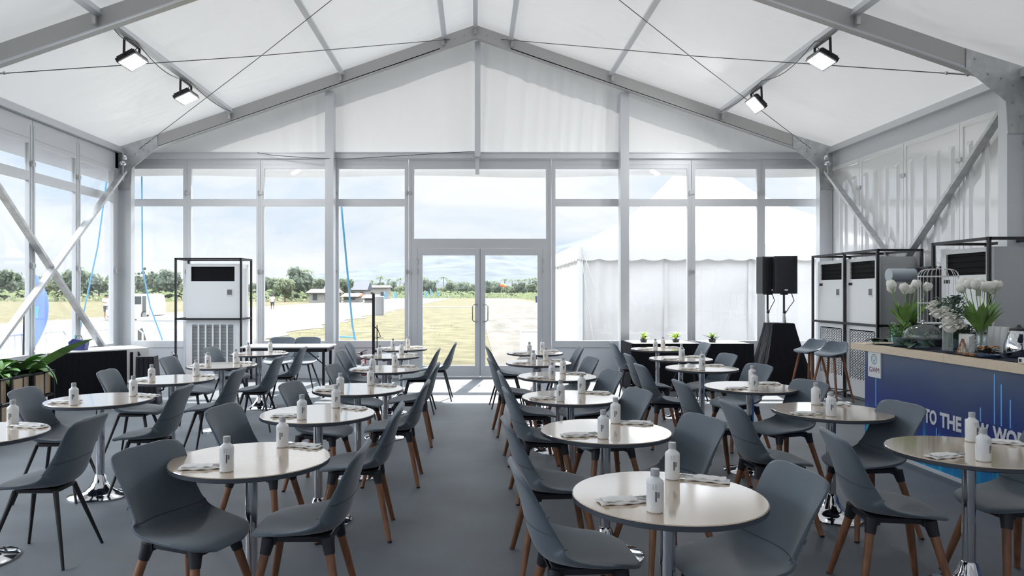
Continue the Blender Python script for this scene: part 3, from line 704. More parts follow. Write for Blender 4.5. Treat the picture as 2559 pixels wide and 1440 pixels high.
def cov(u, v):
    # four cloth faces tapering to the top
    k = u*4 % 4; i = int(k) % 4; f = k-int(k); z = 1.04*(1-v)
    a = [(-1, -1), (1, -1), (1, 1), (-1, 1)]; p = a[i]; q = a[(i+1) % 4]
    px, py = p[0]+(q[0]-p[0])*f, p[1]+(q[1]-p[1])*f
    hw = .18+(.44-.18)*v**1.15+.012*math.sin(u*44)*v; hd = .21+(.40-.21)*v+.012*math.sin(u*37)*v
    return (5.10+px*hw+.03*v, 11.90+py*hd*.9, z)
b = MB(); b.grid(cov, 64, 12); o = b.build('stand_cover', M['black_cloth'], None, 60)
tag(o, 'black stretch cloth cover tapering upward around both speaker stands', 'cover')
b = MB(); b.bb(4.93, 5.27, 11.72, 12.08, 1.03, 1.045); b.build('cover_top', M['black_cloth'], o)

# ================================================================== DRAPED BUFFET TABLE WITH PLANTS
t = thing('buffet_table', 'long table draped to the floor in black cloth before the rear windows', 'table', (3.42, 11.55, 0))
b = MB(); b.bb(-.95, .95, -.40, .40, .72, .745); b.build('tabletop', M['navy_cloth'], t)
def skirt(u, v):
    per = [(-.96, -.41), (.96, -.41), (.96, .41), (-.96, .41), (-.96, -.41)]; k = u*4; i = min(3, int(k)); f = k-i
    x = per[i][0]+(per[i+1][0]-per[i][0])*f; y = per[i][1]+(per[i+1][1]-per[i][1])*f
    a = .018*v*math.sin(f*(46 if i % 2 == 0 else 22)); x += (0 if i % 2 == 0 else (1 if i == 1 else -1))*(abs(a)+.02*v); y += (0 if i % 2 else (-1 if i == 0 else 1))*(abs(a)+.015*v)
    return (x, y, .742*(1-v)+.003)
b = MB(); b.grid(skirt, 160, 6); b.build('table_skirt', M['black_cloth'], t, 60)
for (x0, x1, nm) in ((2.45, 3.50, 'white cloth runner under the two bright green plants on black table'), (3.64, 4.34, 'white cloth runner under the spiky plant on black table')):
    o = MB().bb(x0+.05, x1-.02, 11.16, 11.88, .7455, .751).build('table_runner', M['napkin_white']); tag(o, nm, 'runner', 'white runners on the black table')
def small_plant(label, x, y, z, kind, seed):
    t = thing('small_potted_plant', label, 'plant', (x, y, z), 0, 'small plants on the draped table'); r_ = random.Random(seed)
    b = MB(); b.lathe([(0, 0), (.05, 0), (.062, .05), (.055, .05), (.05, .045), (0, .045)], n=16); b.build('pot', M['black_plastic'], t)
    if kind == 'spiky':
        b = MB()
        for k in range(14): b.leaf((0, 0, .04), r_.uniform(0, 6.3), r_.uniform(.25, .7), r_.uniform(.14, .2), .03, .2, 4)
        b.build('outer_leaves', M['plant_dark'], t)
        b = MB()
        for k in range(12): b.leaf((0, 0, .05), r_.uniform(0, 6.3), r_.uniform(.7, 1.4), r_.uniform(.10, .15), .045, .5, 4)
        b.build('inner_leaves', M['plant_lime'], t)
    else:
        b = MB()
        for k in range(10): b.leaf((0, 0, .04), r_.uniform(0, 6.3), r_.uniform(.7, 1.45), r_.uniform(.11, .19), .065, .6, 5)
        b.build('leaves', M['plant_lime'], t)
        b = MB()
        for k in range(4): b.leaf((0, 0, .04), r_.uniform(0, 6.3), r_.uniform(.5, 1.2), r_.uniform(.10, .15), .05, .6, 5)
        b.build('dark_leaves', M['plant_dark'], t)
small_plant('small lime green plant nearest the gable post on the black table', 2.72, 11.45, .752, 'leafy', 1)
small_plant('small upright lime green plant in the middle of the black table', 3.24, 11.45, .752, 'leafy', 2)
small_plant('small spiky dark plant with a yellow-green heart on the black table', 3.83, 11.45, .752, 'spiky', 3)
# ================================================================== FOLDING TABLE + ITS CHAIRS
t = thing('folding_table', 'white topped rectangular folding table with black legs before the rear windows', 'table', (-2.82, 10.75, 0))
b = MB(); b.rbox((0, 0, .742), (1.30, .62, .022), .01); b.build('tabletop', M['white_plastic'], t)
b = MB()
for (x0, x1, y0, y1) in ((-.62, .62, -.29, -.265), (-.62, .62, .265, .29), (-.62, -.60, -.29, .29), (.60, .62, -.29, .29)): b.bb(x0, x1, y0, y1, .675, .731)
b.build('apron', M['black_metal'], t)
for sx in (-1, 1):
    for sy in (-1, 1):
        MB().bb(sx*.57-.018, sx*.57+.018, sy*.25-.018, sy*.25+.018, 0, .69).build('leg', M['black_metal'], t)
    b = MB(); b.tube([(sx*.57, 0, .42), (sx*.25, 0, .68)], .010, 8); b.bb(sx*.57-.01, sx*.57+.01, -.25, .25, .40, .43); b.build('brace', M['black_metal'], t)
place_chair('black', -3.16, 11.62, -88, 'grey black-legged shell chair behind the folding table, nearer the air conditioner')
place_chair('black', -2.74, 11.64, -92, 'grey black-legged shell chair behind the folding table, nearer the gable post')

# ================================================================== ROUTER STAND, FIRE EXTINGUISHERS
t = thing('router_stand', 'black floor stand holding a white box before the rear window', 'stand', (-1.74, 12.1, 0))
b = MB(); b.bb(-.022, .022, -.02, .02, .02, 1.54); b.build('pole', M['black_metal'], t)
b = MB(); b.tube([(.06, .0, .02), (.06, 0, 1.0)], .009, 8); b.box((.03, 0, .55), (.08, .03, .03)); b.tube([(0, 0, .98), (.07, 0, .93), (.12, 0, .80), (.05, 0, .78)], .008, 6); b.bb(.02, .17, -.03, .03, .775, .785); b.build('side_bracket', M['black_metal'], t)
b = MB(); b.lathe([(0, 0), (.17, 0), (.17, .012), (.03, .025), (0, .025)], n=28); b.build('base', M['black_metal'], t)
b = MB(); b.rbox((.105, -.01, 1.33), (.15, .13, .33), .03); b.build('router_box', M['white_plastic'], t)
def extinguisher(label, x, y, rz, col='red_paint'):
    t = thing('fire_extinguisher', label, 'fire extinguisher', (x, y, 0), rz, 'red fire extinguishers')
    b = MB(); b.lathe([(0, 0), (.075, 0), (.078, .01), (.078, .36), (.07, .40), (.045, .435), (.02, .45), (0, .45)], n=24); b.build('cylinder_body', M[col], t)
    b = MB(); b.lathe([(.02, .45), (.02, .50), (.0, .50)], n=12); b.beam((-.02, 0, .50), (.10, 0, .545), .022, .012); b.beam((-.02, 0, .485), (.09, 0, .49), .022, .01); b.build('valve_handle', M['black_metal'], t)
    b = MB(); b.tube([(-.02, 0, .48), (-.09, 0, .5), (-.13, .01, .42), (-.11, .02, .25), (-.095, .02, .12)], .011, 8); b.build('hose', M['black_plastic'], t)
    b = MB(); b.lathe([(.0792, .12), (.0792, .28)], n=24); b.build('label_band', M['white_plastic'], t)
extinguisher('red fire extinguisher at the foot of the lone air conditioner', -5.1, 12.0, 2.4)
extinguisher('red fire extinguisher behind the router stand by the rear window', -2.0, 12.45, .4)
t = thing('hose_reel_bag', 'red and white striped bundle on the floor by the router stand', 'bundle', (-2.0, 12.2, 0))
b = MB(); b.ball((0, 0, .28), .12, 14, (1, .7, .8)); b.build('bundle_body', M['red_paint'], t)
b = MB()
for k in range(5): b.tube([(-.1, -.06+.0*k, .24+.03*k), (0, -.095, .26+.03*k), (.1, -.05, .30+.025*k)], .008, 6)
b.tube([(0, 0, 0), (0, 0, .22)], .03, 10); b.build('white_stripes', M['white_plastic'], t)

# ================================================================== BAR COUNTER
ZT = 1.03
def counter_mat():
    m = bpy.data.materials.new('printed_blue'); m.use_nodes = True; nt = m.node_tree; b = nt.nodes['Principled BSDF']; n = nt.nodes; l = nt.links
    tc = n.new('ShaderNodeTexCoord'); sx = n.new('ShaderNodeSeparateXYZ'); l.new(tc.outputs['Object'], sx.inputs[0])
    ns = n.new('ShaderNodeTexNoise'); ns.inputs['Scale'].default_value = 1.3; l.new(tc.outputs['Object'], ns.inputs['Vector'])
    a = n.new('ShaderNodeMath'); a.operation = 'MULTIPLY_ADD'; a.inputs[1].default_value = .38; l.new(ns.outputs['Fac'], a.inputs[0]); l.new(sx.outputs['Z'], a.inputs[2])
    mp = n.new('ShaderNodeMapRange'); mp.inputs[1].default_value = .12; mp.inputs[2].default_value = 1.2; l.new(a.outputs[0], mp.inputs[0])
    r = n.new('ShaderNodeValToRGB'); e = r.color_ramp.elements
    e[0].position = 0; e[0].color = (.01, .33, .62, 1); e[1].position = 1; e[1].color = (.10, .135, .20, 1)
    for p, c in ((.16, (.008, .22, .55, 1)), (.30, (.012, .06, .36, 1)), (.48, (.014, .035, .25, 1)), (.72, (.04, .07, .19, 1))):
        q = e.new(p); q.color = c
    l.new(mp.outputs[0], r.inputs[0])
    # vertical cyan glow columns near the bottom of the print
    m2 = n.new('ShaderNodeMapping'); m2.inputs['Scale'].default_value = (1, 9, .25); l.new(tc.outputs['Object'], m2.inputs[0])
    n2 = n.new('ShaderNodeTexNoise'); n2.inputs['Scale'].default_value = 1.5; n2.inputs['Detail'].default_value = 3; l.new(m2.outputs[0], n2.inputs['Vector'])
    r2 = n.new('ShaderNodeValToRGB'); r2.color_ramp.elements[0].position = .52; r2.color_ramp.elements[1].position = .66; l.new(n2.outputs['Fac'], r2.inputs[0])
    mz = n.new('ShaderNodeMapRange'); mz.inputs[1].default_value = .45; mz.inputs[2].default_value = .1; l.new(sx.outputs['Z'], mz.inputs[0])
    mu = n.new('ShaderNodeMath'); mu.operation = 'MULTIPLY'; l.new(r2.outputs[0], mu.inputs[0]); l.new(mz.outputs[0], mu.inputs[1])
    mx = n.new('ShaderNodeMixRGB'); l.new(mu.outputs[0], mx.inputs[0]); l.new(r.outputs[0], mx.inputs[1]); mx.inputs[2].default_value = (.03, .55, .72, 1)
    l.new(mx.outputs[0], b.inputs['Base Color']); b.inputs['Roughness'].default_value = .35; M['printed_blue'] = m
counter_mat()
mat('streak_blue', (.16, .42, .85), .4); mat('print_white', (.80, .82, .88), .4); mat('emblem_teal', (.12, .30, .34), .4); mat('print_maroon', (.20, .03, .12), .4); mat('trim_white', (.75, .78, .82), .4)
CX = 3.96; Y0, Y1 = 3.2, 7.2
t = thing('bar_counter', 'long bar counter with printed blue front and pale wood top', 'counter')
b = MB(); b.bb(CX, CX+.03, Y0, Y1, .03, .965); b.build('printed_front', M['printed_blue'], t)
b = MB(); b.bb(CX+.03, CX+.75, Y1-.03, Y1, 0, .965); b.bb(CX+.03, CX+.75, Y0, Y0+.03, 0, .965); b.build('end_panel', M['light_wood'], t)
b = MB(); b.bb(CX-.03, CX+.85, Y0-.05, 5.95, .965, ZT); b.bb(CX-.03, CX+.85, 5.953, Y1+.22, .965, ZT); b.build('wooden_top', M['light_wood'], t)
b = MB(); b.bb(CX-.012, CX+.0, Y0, Y1, .0, .03); b.build('skirting_strip', M['trim_white'], t)
# printed streaks of light on the front
b = MB()
for (y, z0, z1, w_) in ((7.0, .43, .727, .018), (5.55, .54, .65, .014), (5.40, .545, .93, .014), (5.33, .545, .86, .014), (5.24, .545, .757, .014), (4.82, .54, .8, .012), (4.6, .54, .9, .012), (6.08, .28, .39, .014), (6.0, .28, .34, .012), (6.2, .12, .30, .02), (6.05, .1, .34, .012), (5.8, .1, .3, .014)):
    b.bb(CX-.0025, CX, y-w_/2, y+w_/2, z0, z1)
b.build('printed_streaks', M['streak_blue'], t)
def text(s, size, loc, rot, m, parent, ext=.0015, off=.0):
    cu = bpy.data.curves.new('lettering', 'FONT'); cu.body = s; cu.size = size; cu.extrude = ext; cu.offset = off; cu.resolution_u = 3
    o = bpy.data.objects.new('lettering', cu); COL.objects.link(o); o.location = loc; o.rotation_euler = rot; cu.materials.append(M[m]); o.parent = parent
    bpy.context.view_layer.update(); me = bpy.data.meshes.new_from_object(o.evaluated_get(bpy.context.evaluated_depsgraph_get())); o2 = bpy.data.objects.new('lettering', me); COL.objects.link(o2)
    o2.location = loc; o2.rotation_euler = rot; o2.parent = parent; bpy.data.objects.remove(o); o2.name = 'lettering'; return o2
# letters run from the far end towards the camera: local x -> -Y, local y -> Z
TR = Matrix(((0, 0, -1), (-1, 0, 0), (0, 1, 0))).to_euler()
for wd_, y_, w_ in (('TO', 6.24, .165), ('THE', 6.03, .265), ('NEW', 5.73, .27), ('WORLD', 5.41, .47)):
    o = text(wd_, .165, (CX-.003, y_, .415), TR, 'print_white', t, off=.006); o.scale = (w_/max(v.co.x for v in o.data.vertices), 1, 1)
# emblem placard
t = thing('sign_board', 'small white placard with round emblem and dark letters on the counter front', 'sign', (CX-.001, 7.01, .838))
b = MB(); b.bb(-.012, 0, -.11, .11, -.125, .13); b.build('board', M['white_plastic'], t)
b = MB(); 
def ring(b, r0, r1, cy_, cz_, x):
    b.add([(x, cy_+r*math.cos(2*math.pi*k/36), cz_+r*math.sin(2*math.pi*k/36)) for r in (r0, r1) for k in range(36)], [(k, (k+1) % 36, 36+(k+1) % 36, 36+k) for k in range(36)])
ring(b, .043, .052, .0, .055, -.0128); ring(b, .022, .028, .0, .061, -.0128)
b.bb(-.0132, -.012, -.017, .017, .023, .029); b.bb(-.0132, -.012, -.003, .003, .029, .07); b.build('emblem', M['emblem_teal'], t)
text('GWM', .072, (-.0125, .092, -.075), TR, 'print_maroon', t, .0008, .0)
# dark cloth along the counter
def cl(u, v): return (CX+.06+.72*u, 3.2+4.05*v, ZT+.004+.0025*math.sin(u*9+v*40)+.002*math.sin(v*67))
b = MB(); b.grid(cl, 8, 60); o = b.build('counter_cloth', M['navy_cloth']); tag(o, 'dark navy cloth laid along the top of the bar counter', 'cloth')

# ---- bar stools
PS = [(.19, .655), (.185, .672), (.155, .684), (.10, .688), (.03, .686), (-.04, .684), (-.09, .688), (-.13, .705), (-.155, .735), (-.170, .77), (-.180, .805), (-.186, .83), (-.19, .842), (-.192, .848)]
HS = [.08, .13, .165, .188, .198, .20, .198, .192, .186, .18, .17, .15, .12, .08]
WS = [0, 0, .002, .01, .02, .04, .06, .07, .07, .06, .05, .04, .03, .02]
_p, _h, _w = PROF[:], HW[:], WR[:]
PROF[:], HW[:], WR[:] = PS, HS, WS
stool_shell = make_shell()
PROF[:], HW[:], WR[:] = _p, _h, _w
st = thing('bar_stool', 'wooden-legged grey bar stool nearer the air conditioners', 'stool', (5.02, 10.62, 0), R(205), 'bar stools by the counter')
stool_shell.build('seat_shell', M['chair_fabric'], st, 80)
b = MB(); b.rbox((0, 0, .655), (.24, .24, .03), .03); b.build('seat_bracket', M['black_plastic'], st)
for sx in (1, -1):
    for sy in (1, -1): MB().tube([(sx*.10, sy*.10, .66), (sx*.205, sy*.205, 0)], [.019, .013], 10).build('leg', M['leg_wood'], st)
b = MB(); q = .178; b.tube([(q, q, .17), (-q, q, .17), (-q, -q, .17), (q, -q, .17), (q, q, .17)], .008, 8); b.build('footrest', M['black_metal'], st)
s2 = copy_tree(st); s2.location = (5.05, 10.05, 0); s2.rotation_euler = (0, 0, R(212)); s2['label'] = 'wooden-legged grey bar stool nearer the end of the bar counter'

# ---- things on the counter
ZC = ZT+.008
def tulip_vase(x, y, seed, label, tlabel):
    r_ = random.Random(seed)
    v = thing('glass_vase', label, 'vase', (x, y, ZC), 0, 'glass vases on the counter')
    b = MB(); b.open_lathe([(.0, .004), (.05, .004), (.055, .02), (.040, .10), (.040, .18), (.055, .27), (.085, .36), (.082, .36), (.052, .27), (.036, .18), (.036, .10), (.05, .022), (0, .018)], n=28); b.build('vase_body', M['vase_glass'], v)
    n = 9
    for k in range(n):
        a = 2*math.pi*k/n+r_.uniform(-.2, .2); sp = r_.uniform(.12, .19) if k else .03
        dx, dy = sp*math.cos(a), sp*.6*math.sin(a); zt = .53+r_.uniform(-.03, .03)
        t = thing('tulip', tlabel, 'tulip', (x, y, ZC), 0, tlabel)
        pts = [(dx*.02, dy*.02, .03), (dx*.10, dy*.1, .18), (dx*.42, dy*.42, .32), (dx*.82, dy*.82, .45), (dx, dy, zt)]
        b = MB(); b.tube(pts, .0035, 6); b.build('stem', M['stem_green'], t)
        b = MB(); c = Vector((dx, dy, zt)); ax = (Vector(pts[4])-Vector(pts[3])).normalized(); Q = Matrix.Translation(c) @ Vector((0, 0, 1)).rotation_difference(ax).to_matrix().to_4x4()
        b.lathe([(0, -.008), (.018, 0), (.037, .024), (.042, .050), (.036, .074), (.024, .084), (.016, .06), (0, .04)], n=12, M=Q)
        for j in range(3):
            a2 = 2*math.pi*j/3+.5; b.add([Q @ Vector(p) for p in ((.038*math.cos(a2-.6), .038*math.sin(a2-.6), .026), (.046*math.cos(a2), .046*math.sin(a2), .04), (.038*math.cos(a2+.6), .038*math.sin(a2+.6), .026), (.030*math.cos(a2), .030*math.sin(a2), .094))], [(0, 1, 3), (1, 2, 3)], True)
        b.build('bloom', M['petal_white'], t)
        b = MB()
        for j in range(4): b.leaf((dx*.2, dy*.2, .15), a+r_.uniform(-.5, .5), r_.uniform(1.0, 1.4), r_.uniform(.22, .32), .075, r_.uniform(.0, .25), 5, .2, r_.uniform(-.6, .6))
        b.build('leaves', M['leaf_fresh'], t)
tulip_vase(4.36, 7.15, 4, 'tall clear vase of white tulips beside the grey cylinder', 'white tulip in the vase beside the grey cylinder')
tulip_vase(4.50, 6.30, 9, 'tall clear vase of white tulips before the framed air conditioner', 'white tulip in the vase before the framed air conditioner')
# round bouquet in a straight vase
x, y = 4.12, 6.18
v = thing('glass_vase', 'straight clear vase holding the mixed white bouquet', 'vase', (x, y, ZC), 0, 'glass vases on the counter')
b = MB(); b.open_lathe([(0, .004), (.042, .004), (.044, .02), (.040, .10), (.044, .24), (.041, .24), (.037, .10), (.04, .02), (0, .016)], n=28); b.build('vase_body', M['vase_glass'], v)
r_ = random.Random(5)
t = thing('flower_bouquet', 'loose bouquet of white roses and grey-green foliage in straight vase', 'bouquet', (x, y, ZC))
b = MB()
for k in range(9): a = r_.uniform(0, 6.3); q = r_.uniform(.03, .1); b.tube([(0, 0, .02), (.01*math.cos(a), .01*math.sin(a), .18), (q*math.cos(a), q*math.sin(a), .33)], .003, 5)
b.build('stems', M['stem_green'], t)
def rose(c, r):
    b = MB(); b.ball(c, r*.75, 10)
    for ringn, (rr_, el, n) in enumerate(((.35, 1.2, 5), (.7, .85, 6), (1.0, .45, 8))):
        for k in range(n):
            a = 2*math.pi*k/n+ringn*.4; b.leaf((c[0]+r*.3*math.cos(a), c[1]+r*.3*math.sin(a), c[2]), a, el, r*1.1, r*1.0, .9, 4, .1)
    b.build('white_bloom', M['petal_white'], t)
for (dx, dy, z, r) in ((-.03, -.08, .22, .075), (-.04, -.07, .30, .065), (-.09, -.01, .33, .06), (.06, -.06, .23, .05), (.02, -.08, .27, .05), (-.10, .05, .38, .045), (.10, .04, .27, .05), (-.06, -.06, .37, .04), (.05, .09, .33, .05), (-.115, .0, .42, .035)): rose((dx, dy, z), r)
b = MB()
for k in range(300):
    a = r_.uniform(0, 6.3); q = r_.uniform(.01, .11); z = r_.uniform(.27, .46)
    b.leaf((.03+q*math.cos(a), q*math.sin(a), z), a, r_.uniform(-.3, 1.2), r_.uniform(.03, .055), r_.uniform(.018, .03), .3, 3)
b.build('foliage', M['sage_green'], t)
b = MB()
for k in range(14): a = r_.uniform(0, 6.3); b.leaf((.09, .02, .43+.01*(k % 5)), a, r_.uniform(-.2, .9), .06, .045, .3, 4)
b.build('round_leaves', M['pot_teal'], t)
# small bushy pots
def bush(label, x, y, r, h, seed, pot=True):
    t = thing('potted_plant', label, 'plant', (x, y, ZC), 0, 'bushy plants on the counter'); r_ = random.Random(seed)
    b = MB(); b.lathe([(0, 0), (.062, 0), (.075, .035), (.078, .085), (.07, .085), (.066, .075), (0, .075)], n=24); b.build('pot', M['pot_teal'], t)
    b = MB()
    for k in range(260):
        a = r_.uniform(0, 6.3); q = r*math.sqrt(r_.random())*.75; z = .08+r_.random()*h*(1-.5*q/r)
        b.leaf((q*math.cos(a), q*math.sin(a), z), a+r_.uniform(-.6, .6), r_.uniform(-.3, 1.2), r_.uniform(.025, .05), r_.uniform(.014, .024), .4, 3)
    b.build('foliage', M['plant_green' if seed == 1 else 'plant_dark'], t)
bush('bushy green potted plant between the tulip vase and glass dome', 4.14, 6.88, .13, .16, 1)
bush('dark bushy potted plant behind the white bouquet', 4.48, 6.52, .13, .16, 2)
# broad dark leaves lying on the cloth
t = thing('leaf_spray', 'dark glossy cut leaves lying on the end of the bar counter', 'leaves', (4.1, 7.05, ZC))
for k, (a, l, dx, dy) in enumerate(((2.6, .24, 0, 0), (3.5, .2, .02, .05), (1.6, .2, .05, .05), (4.4, .22, .05, -.1), (5.4, .2, .1, -.25), (3.9, .22, .02, -.42))):
    b = MB(); b.leaf((dx, dy, .02), a, .35, l, .12, .5, 7, .15); b.build('leaf', M['plant_dark'], t)
# glass dome on a pedestal
t = thing('cake_dome', 'clear glass cake dome on a low pedestal stand', 'cake stand', (4.14, 6.55, ZC))
b = MB(); b.lathe([(0, 0), (.06, 0), (.062, .01), (.045, .03), (.042, .07), (.05, .085), (.0, .085)], n=32); b.build('pedestal', M['pot_teal'], t)
b = MB(); b.lathe([(0, .086), (.17, .086), (.172, .092), (.17, .097), (0, .097)], n=44); b.build('plate', M['clear_glass'], t)
b = MB(); b.open_lathe([(.155, .098)]+[(.155*math.cos(a*math.pi/2/9), .098+.02+.105*math.sin(a*math.pi/2/9)) for a in range(9)]+[(.008, .223)], n=44); o = b.build('dome', M['clear_glass'], t)
b = MB(); b.lathe([(0, .222), (.008, .224), (.007, .236), (.016, .245), (.014, .258), (0, .264)], n=16); b.build('knob', M['chrome'], o)
b = MB()
for k in range(26): a = r_.uniform(0, 6.3); q = r_.uniform(.02, .11); b.leaf((q*math.cos(a), q*math.sin(a), .10+.05*r_.random()), a, r_.uniform(0, 1), .05, .03, .4, 3)
o = b.build('leaf_garnish', M['sage_green'])
o.location = (4.14, 6.55, ZC); tag(o, 'grey-green leaves heaped beneath the clear glass dome', 'leaves')
# birdcage on a black riser
o = MB().rbox((4.55, 6.95, ZC+.105), (.34, .40, .21), .01).build('display_riser', M['black_plastic']); tag(o, 'plain black box riser carrying the wire birdcage', 'box')
t = thing('birdcage', 'white wire birdcage with domed top on the bar counter', 'birdcage', (4.52, 6.92, ZC+.212))
rc, hc = .17, .46
for k in range(14):
    a = 2*math.pi*k/14; c_, s_ = math.cos(a), math.sin(a)
    pts = [(rc*c_, rc*s_, 0), (rc*c_, rc*s_, hc)]+[((rc-.07+.07*math.cos(q))*c_, (rc-.07+.07*math.cos(q))*s_, hc+.07*math.sin(q)) for q in (.3, .6, .9, 1.2, 1.5)]+[(0, 0, hc+.075)]
    MB().tube(pts, .0028, 6).build('wire', M['white_plastic'], t)
for z in (.005, .20, hc):
    MB().tube([(rc*math.cos(2*math.pi*k/32), rc*math.sin(2*math.pi*k/32), z) for k in range(33)], .004, 6).build('hoop', M['white_plastic'], t)
b = MB(); b.lathe([(0, 0), (rc, 0), (rc, .008), (0, .008)], n=32); b.build('floor_plate', M['white_plastic'], t)
b = MB(); b.ball((0, 0, hc+.085), .014, 8); b.tube([(0.02*math.cos(q), 0, hc+.115+.02*math.sin(q)) for q in [k*.55 for k in range(12)]], .003, 6); b.build('hanging_loop', M['steel'], t)
# black cabinet + grey cylinder behind
t = thing('black_cabinet', 'tall black cabinet between the two air conditioner frames behind birdcage', 'cabinet', (5.85, 9.06, 0))
b = MB(); b.rbox((0, 0, .94), (.42, .50, 1.88), .02); b.build('cabinet_body', M['black_plastic'], t)
b = MB(); b.rbox((-.215, 0, .95), (.012, .44, 1.6), .004); b.build('door', M['black_metal'], t)
t = thing('grey_cylinder', 'grey cylinder mounted sideways beside the black cabinet', 'cylinder', (5.62, 9.05, 1.775))
b = MB(); b.tube([(-.34, 0, 0), (-.02, 0, 0)], .085, 28); b.build('barrel', M['grey_duct'], t)
b = MB(); b.tube([(-.02, 0, 0), (-.005, 0, 0)], .095, 28); b.build('flange', M['black_metal'], t)
# sanitiser bottle
t = thing('pump_bottle', 'teal pump bottle at the far end of the bar counter', 'bottle', (4.36, 7.36, ZC))
b = MB(); b.rbox((0, 0, .07), (.062, .062, .14), .02); b.build('bottle_body', M['teal_plastic'], t)
b = MB(); b.lathe([(0, .14), (.014, .14), (.014, .165), (.006, .17), (.006, .2), (0, .2)], n=12); b.beam((-.035, 0, .2), (.01, 0, .2), .015, .01); b.build('pump', M['white_plastic'], t)
# napkin holder with slatted rack, oil bottles, cups, kettle, box
t = thing('napkin_stack', 'thick stack of white paper napkins leaning in a wooden rack', 'napkins', (4.15, 6.0, ZC))
b = MB()
for k in range(5): b.box((0, .0+.012*k, .075+.004*k), (.02, .16-.01*k, .14), rz=R(-8+7*k), M=Matrix.Translation((.012*k, 0, 0)))
b.build('paper_sheets', M['napkin_white'], t)
t = thing('slatted_rack', 'small wooden slatted rack before the white napkins', 'rack', (4.08, 5.93, ZC))
for s, e_ in (((0, -.07, 0), (0, 0, .125)), ((0, .07, 0), (0, 0, .125)), ((0, -.07, 0.006), (0, .07, 0.006))):
    MB().beam(s, e_, .012, .012, up=(1, 0, 0)).build('rail', M['leg_wood'], t)
for k in range(6):
    y_ = -.05+.02*k; MB().beam((0, y_, .01), (0, y_, .125*(1-abs(y_)/.07)), .006, .009, up=(1, 0, 0)).build('slat', M['light_wood'], t)
for k, (x, y, nm) in enumerate(((4.03, 5.80, 'small stoppered glass jar of amber liquid nearest the slatted rack'), (4.03, 5.73, 'small stoppered glass jar of amber liquid nearest the tall bottle'))):
    t = thing('glass_jar', nm, 'jar', (x, y, ZC), 0, 'small glass jars')
    b = MB(); b.open_lathe([(0, .003), (.03, .003), (.034, .012), (.033, .03), (.02, .055), (.012, .07), (.014, .082), (.012, .082), (.010, .07), (.018, .055), (.030, .03), (0, .02)], n=20); b.build('jar_body', M['clear_glass'], t)
    b = MB(); b.lathe([(0, .004), (.029, .004), (.031, .022), (0, .022)], n=20); b.build('contents', M['amber'], t)
    b = MB(); b.ball((0, 0, .092), .012, 10); b.build('stopper', M['clear_glass'], t)
t = thing('glass_bottle', 'tall narrow clear glass bottle beside the small jars', 'bottle', (4.16, 5.78, ZC))
b = MB(); b.open_lathe([(0, .003), (.03, .003), (.032, .02), (.030, .06), (.012, .12), (.011, .17), (.014, .175), (.011, .175), (.009, .12), (.027, .06), (0, .01)], n=20); b.build('bottle_body', M['clear_glass'], t)
b = MB(); b.lathe([(0, .172), (.009, .172), (.010, .19), (0, .19)], n=12); b.build('stopper', M['black_plastic'], t)
for k in range(3):
    t = thing('paper_cup_stack', 'tall upturned stack of white paper cups beside the kettle', 'cups', (4.43, 6.07-.075*k, ZC), 0, 'upturned paper cup stacks')
    b = MB()
    for j in range(11): b.lathe([(.036, .004+.012*j), (.037, .010+.012*j), (.027, .105+.012*j), (0, .105+.012*j)], n=20)
    b.build('cups', M['napkin_white'], t)
t = thing('dried_flower_tray', 'blue glazed tray of orange dried flowers beside the kettle', 'tray', (4.09, 5.645, ZC))
b = MB(); b.lathe([(0, 0), (.07, 0), (.095, .02), (.09, .022), (.066, .006), (0, .006)], n=28); b.build('tray', M['glazed_blue'], t)
b = MB()
for k in range(26): a = r_.uniform(0, 6.3); b.leaf((.02*math.cos(a), .02*math.sin(a), .02+.03*r_.random()), a, r_.uniform(.0, 1.0), r_.uniform(.05, .09), .03, .5, 4, .2)
b.build('brown_leaves', M['soil'], t)
b = MB()
for k in range(16): a = r_.uniform(0, 6.3); b.leaf((.03*math.cos(a)-.01, .03*math.sin(a), .07), a, r_.uniform(.1, .9), r_.uniform(.04, .07), .022, .4, 4, .2)
b.build('orange_flowers', M['orange_dry'], t)
def kettle(x, y, s, label):
    t = thing('chrome_kettle', label, 'kettle', (x, y, ZC), R(60), 'chrome kettles')
    b = MB(); b.lathe([(0, 0), (.075*s, 0), (.082*s, .01*s), (.080*s, .08*s), (.062*s, .15*s), (.052*s, .175*s), (0, .178*s)], n=32); b.build('kettle_body', M['chrome'], t)
    b = MB(); b.lathe([(.052*s, .175*s), (.05*s, .19*s), (.02*s, .20*s), (.01*s, .215*s), (0, .216*s)], n=24); b.build('lid', M['black_plastic'], t)
    b = MB(); b.tube([(.05*s, 0, .175*s), (.11*s, 0, .18*s), (.125*s, 0, .13*s), (.11*s, 0, .05*s), (.08*s, 0, .04*s)], .011*s, 10); b.build('handle', M['black_plastic'], t)
    b = MB(); b.tube([(-.06*s, 0, .11*s), (-.10*s, 0, .15*s), (-.115*s, 0, .165*s)], [.02*s, .014*s, .010*s], 10); b.build('spout', M['chrome'], t)
kettle(4.31, 5.62, 1.2, 'larger chrome kettle with black lid beside the paper cups')
kettle(4.20, 5.30, .9, 'chrome kettle nearest the camera on the bar counter')
t = thing('white_carton', 'small flat white carton on the counter edge before the kettles', 'box', (3.995, 5.06, ZC), 0)
b = MB(); b.rbox((0, .03, .02), (.07, .16, .04), .004); b.build('carton_body', M['white_plastic'], t)
b = MB(); b.bb(-.0365, -.0355, .075, .10, .008, .032); b.build('printed_square', M['black_plastic'], t)

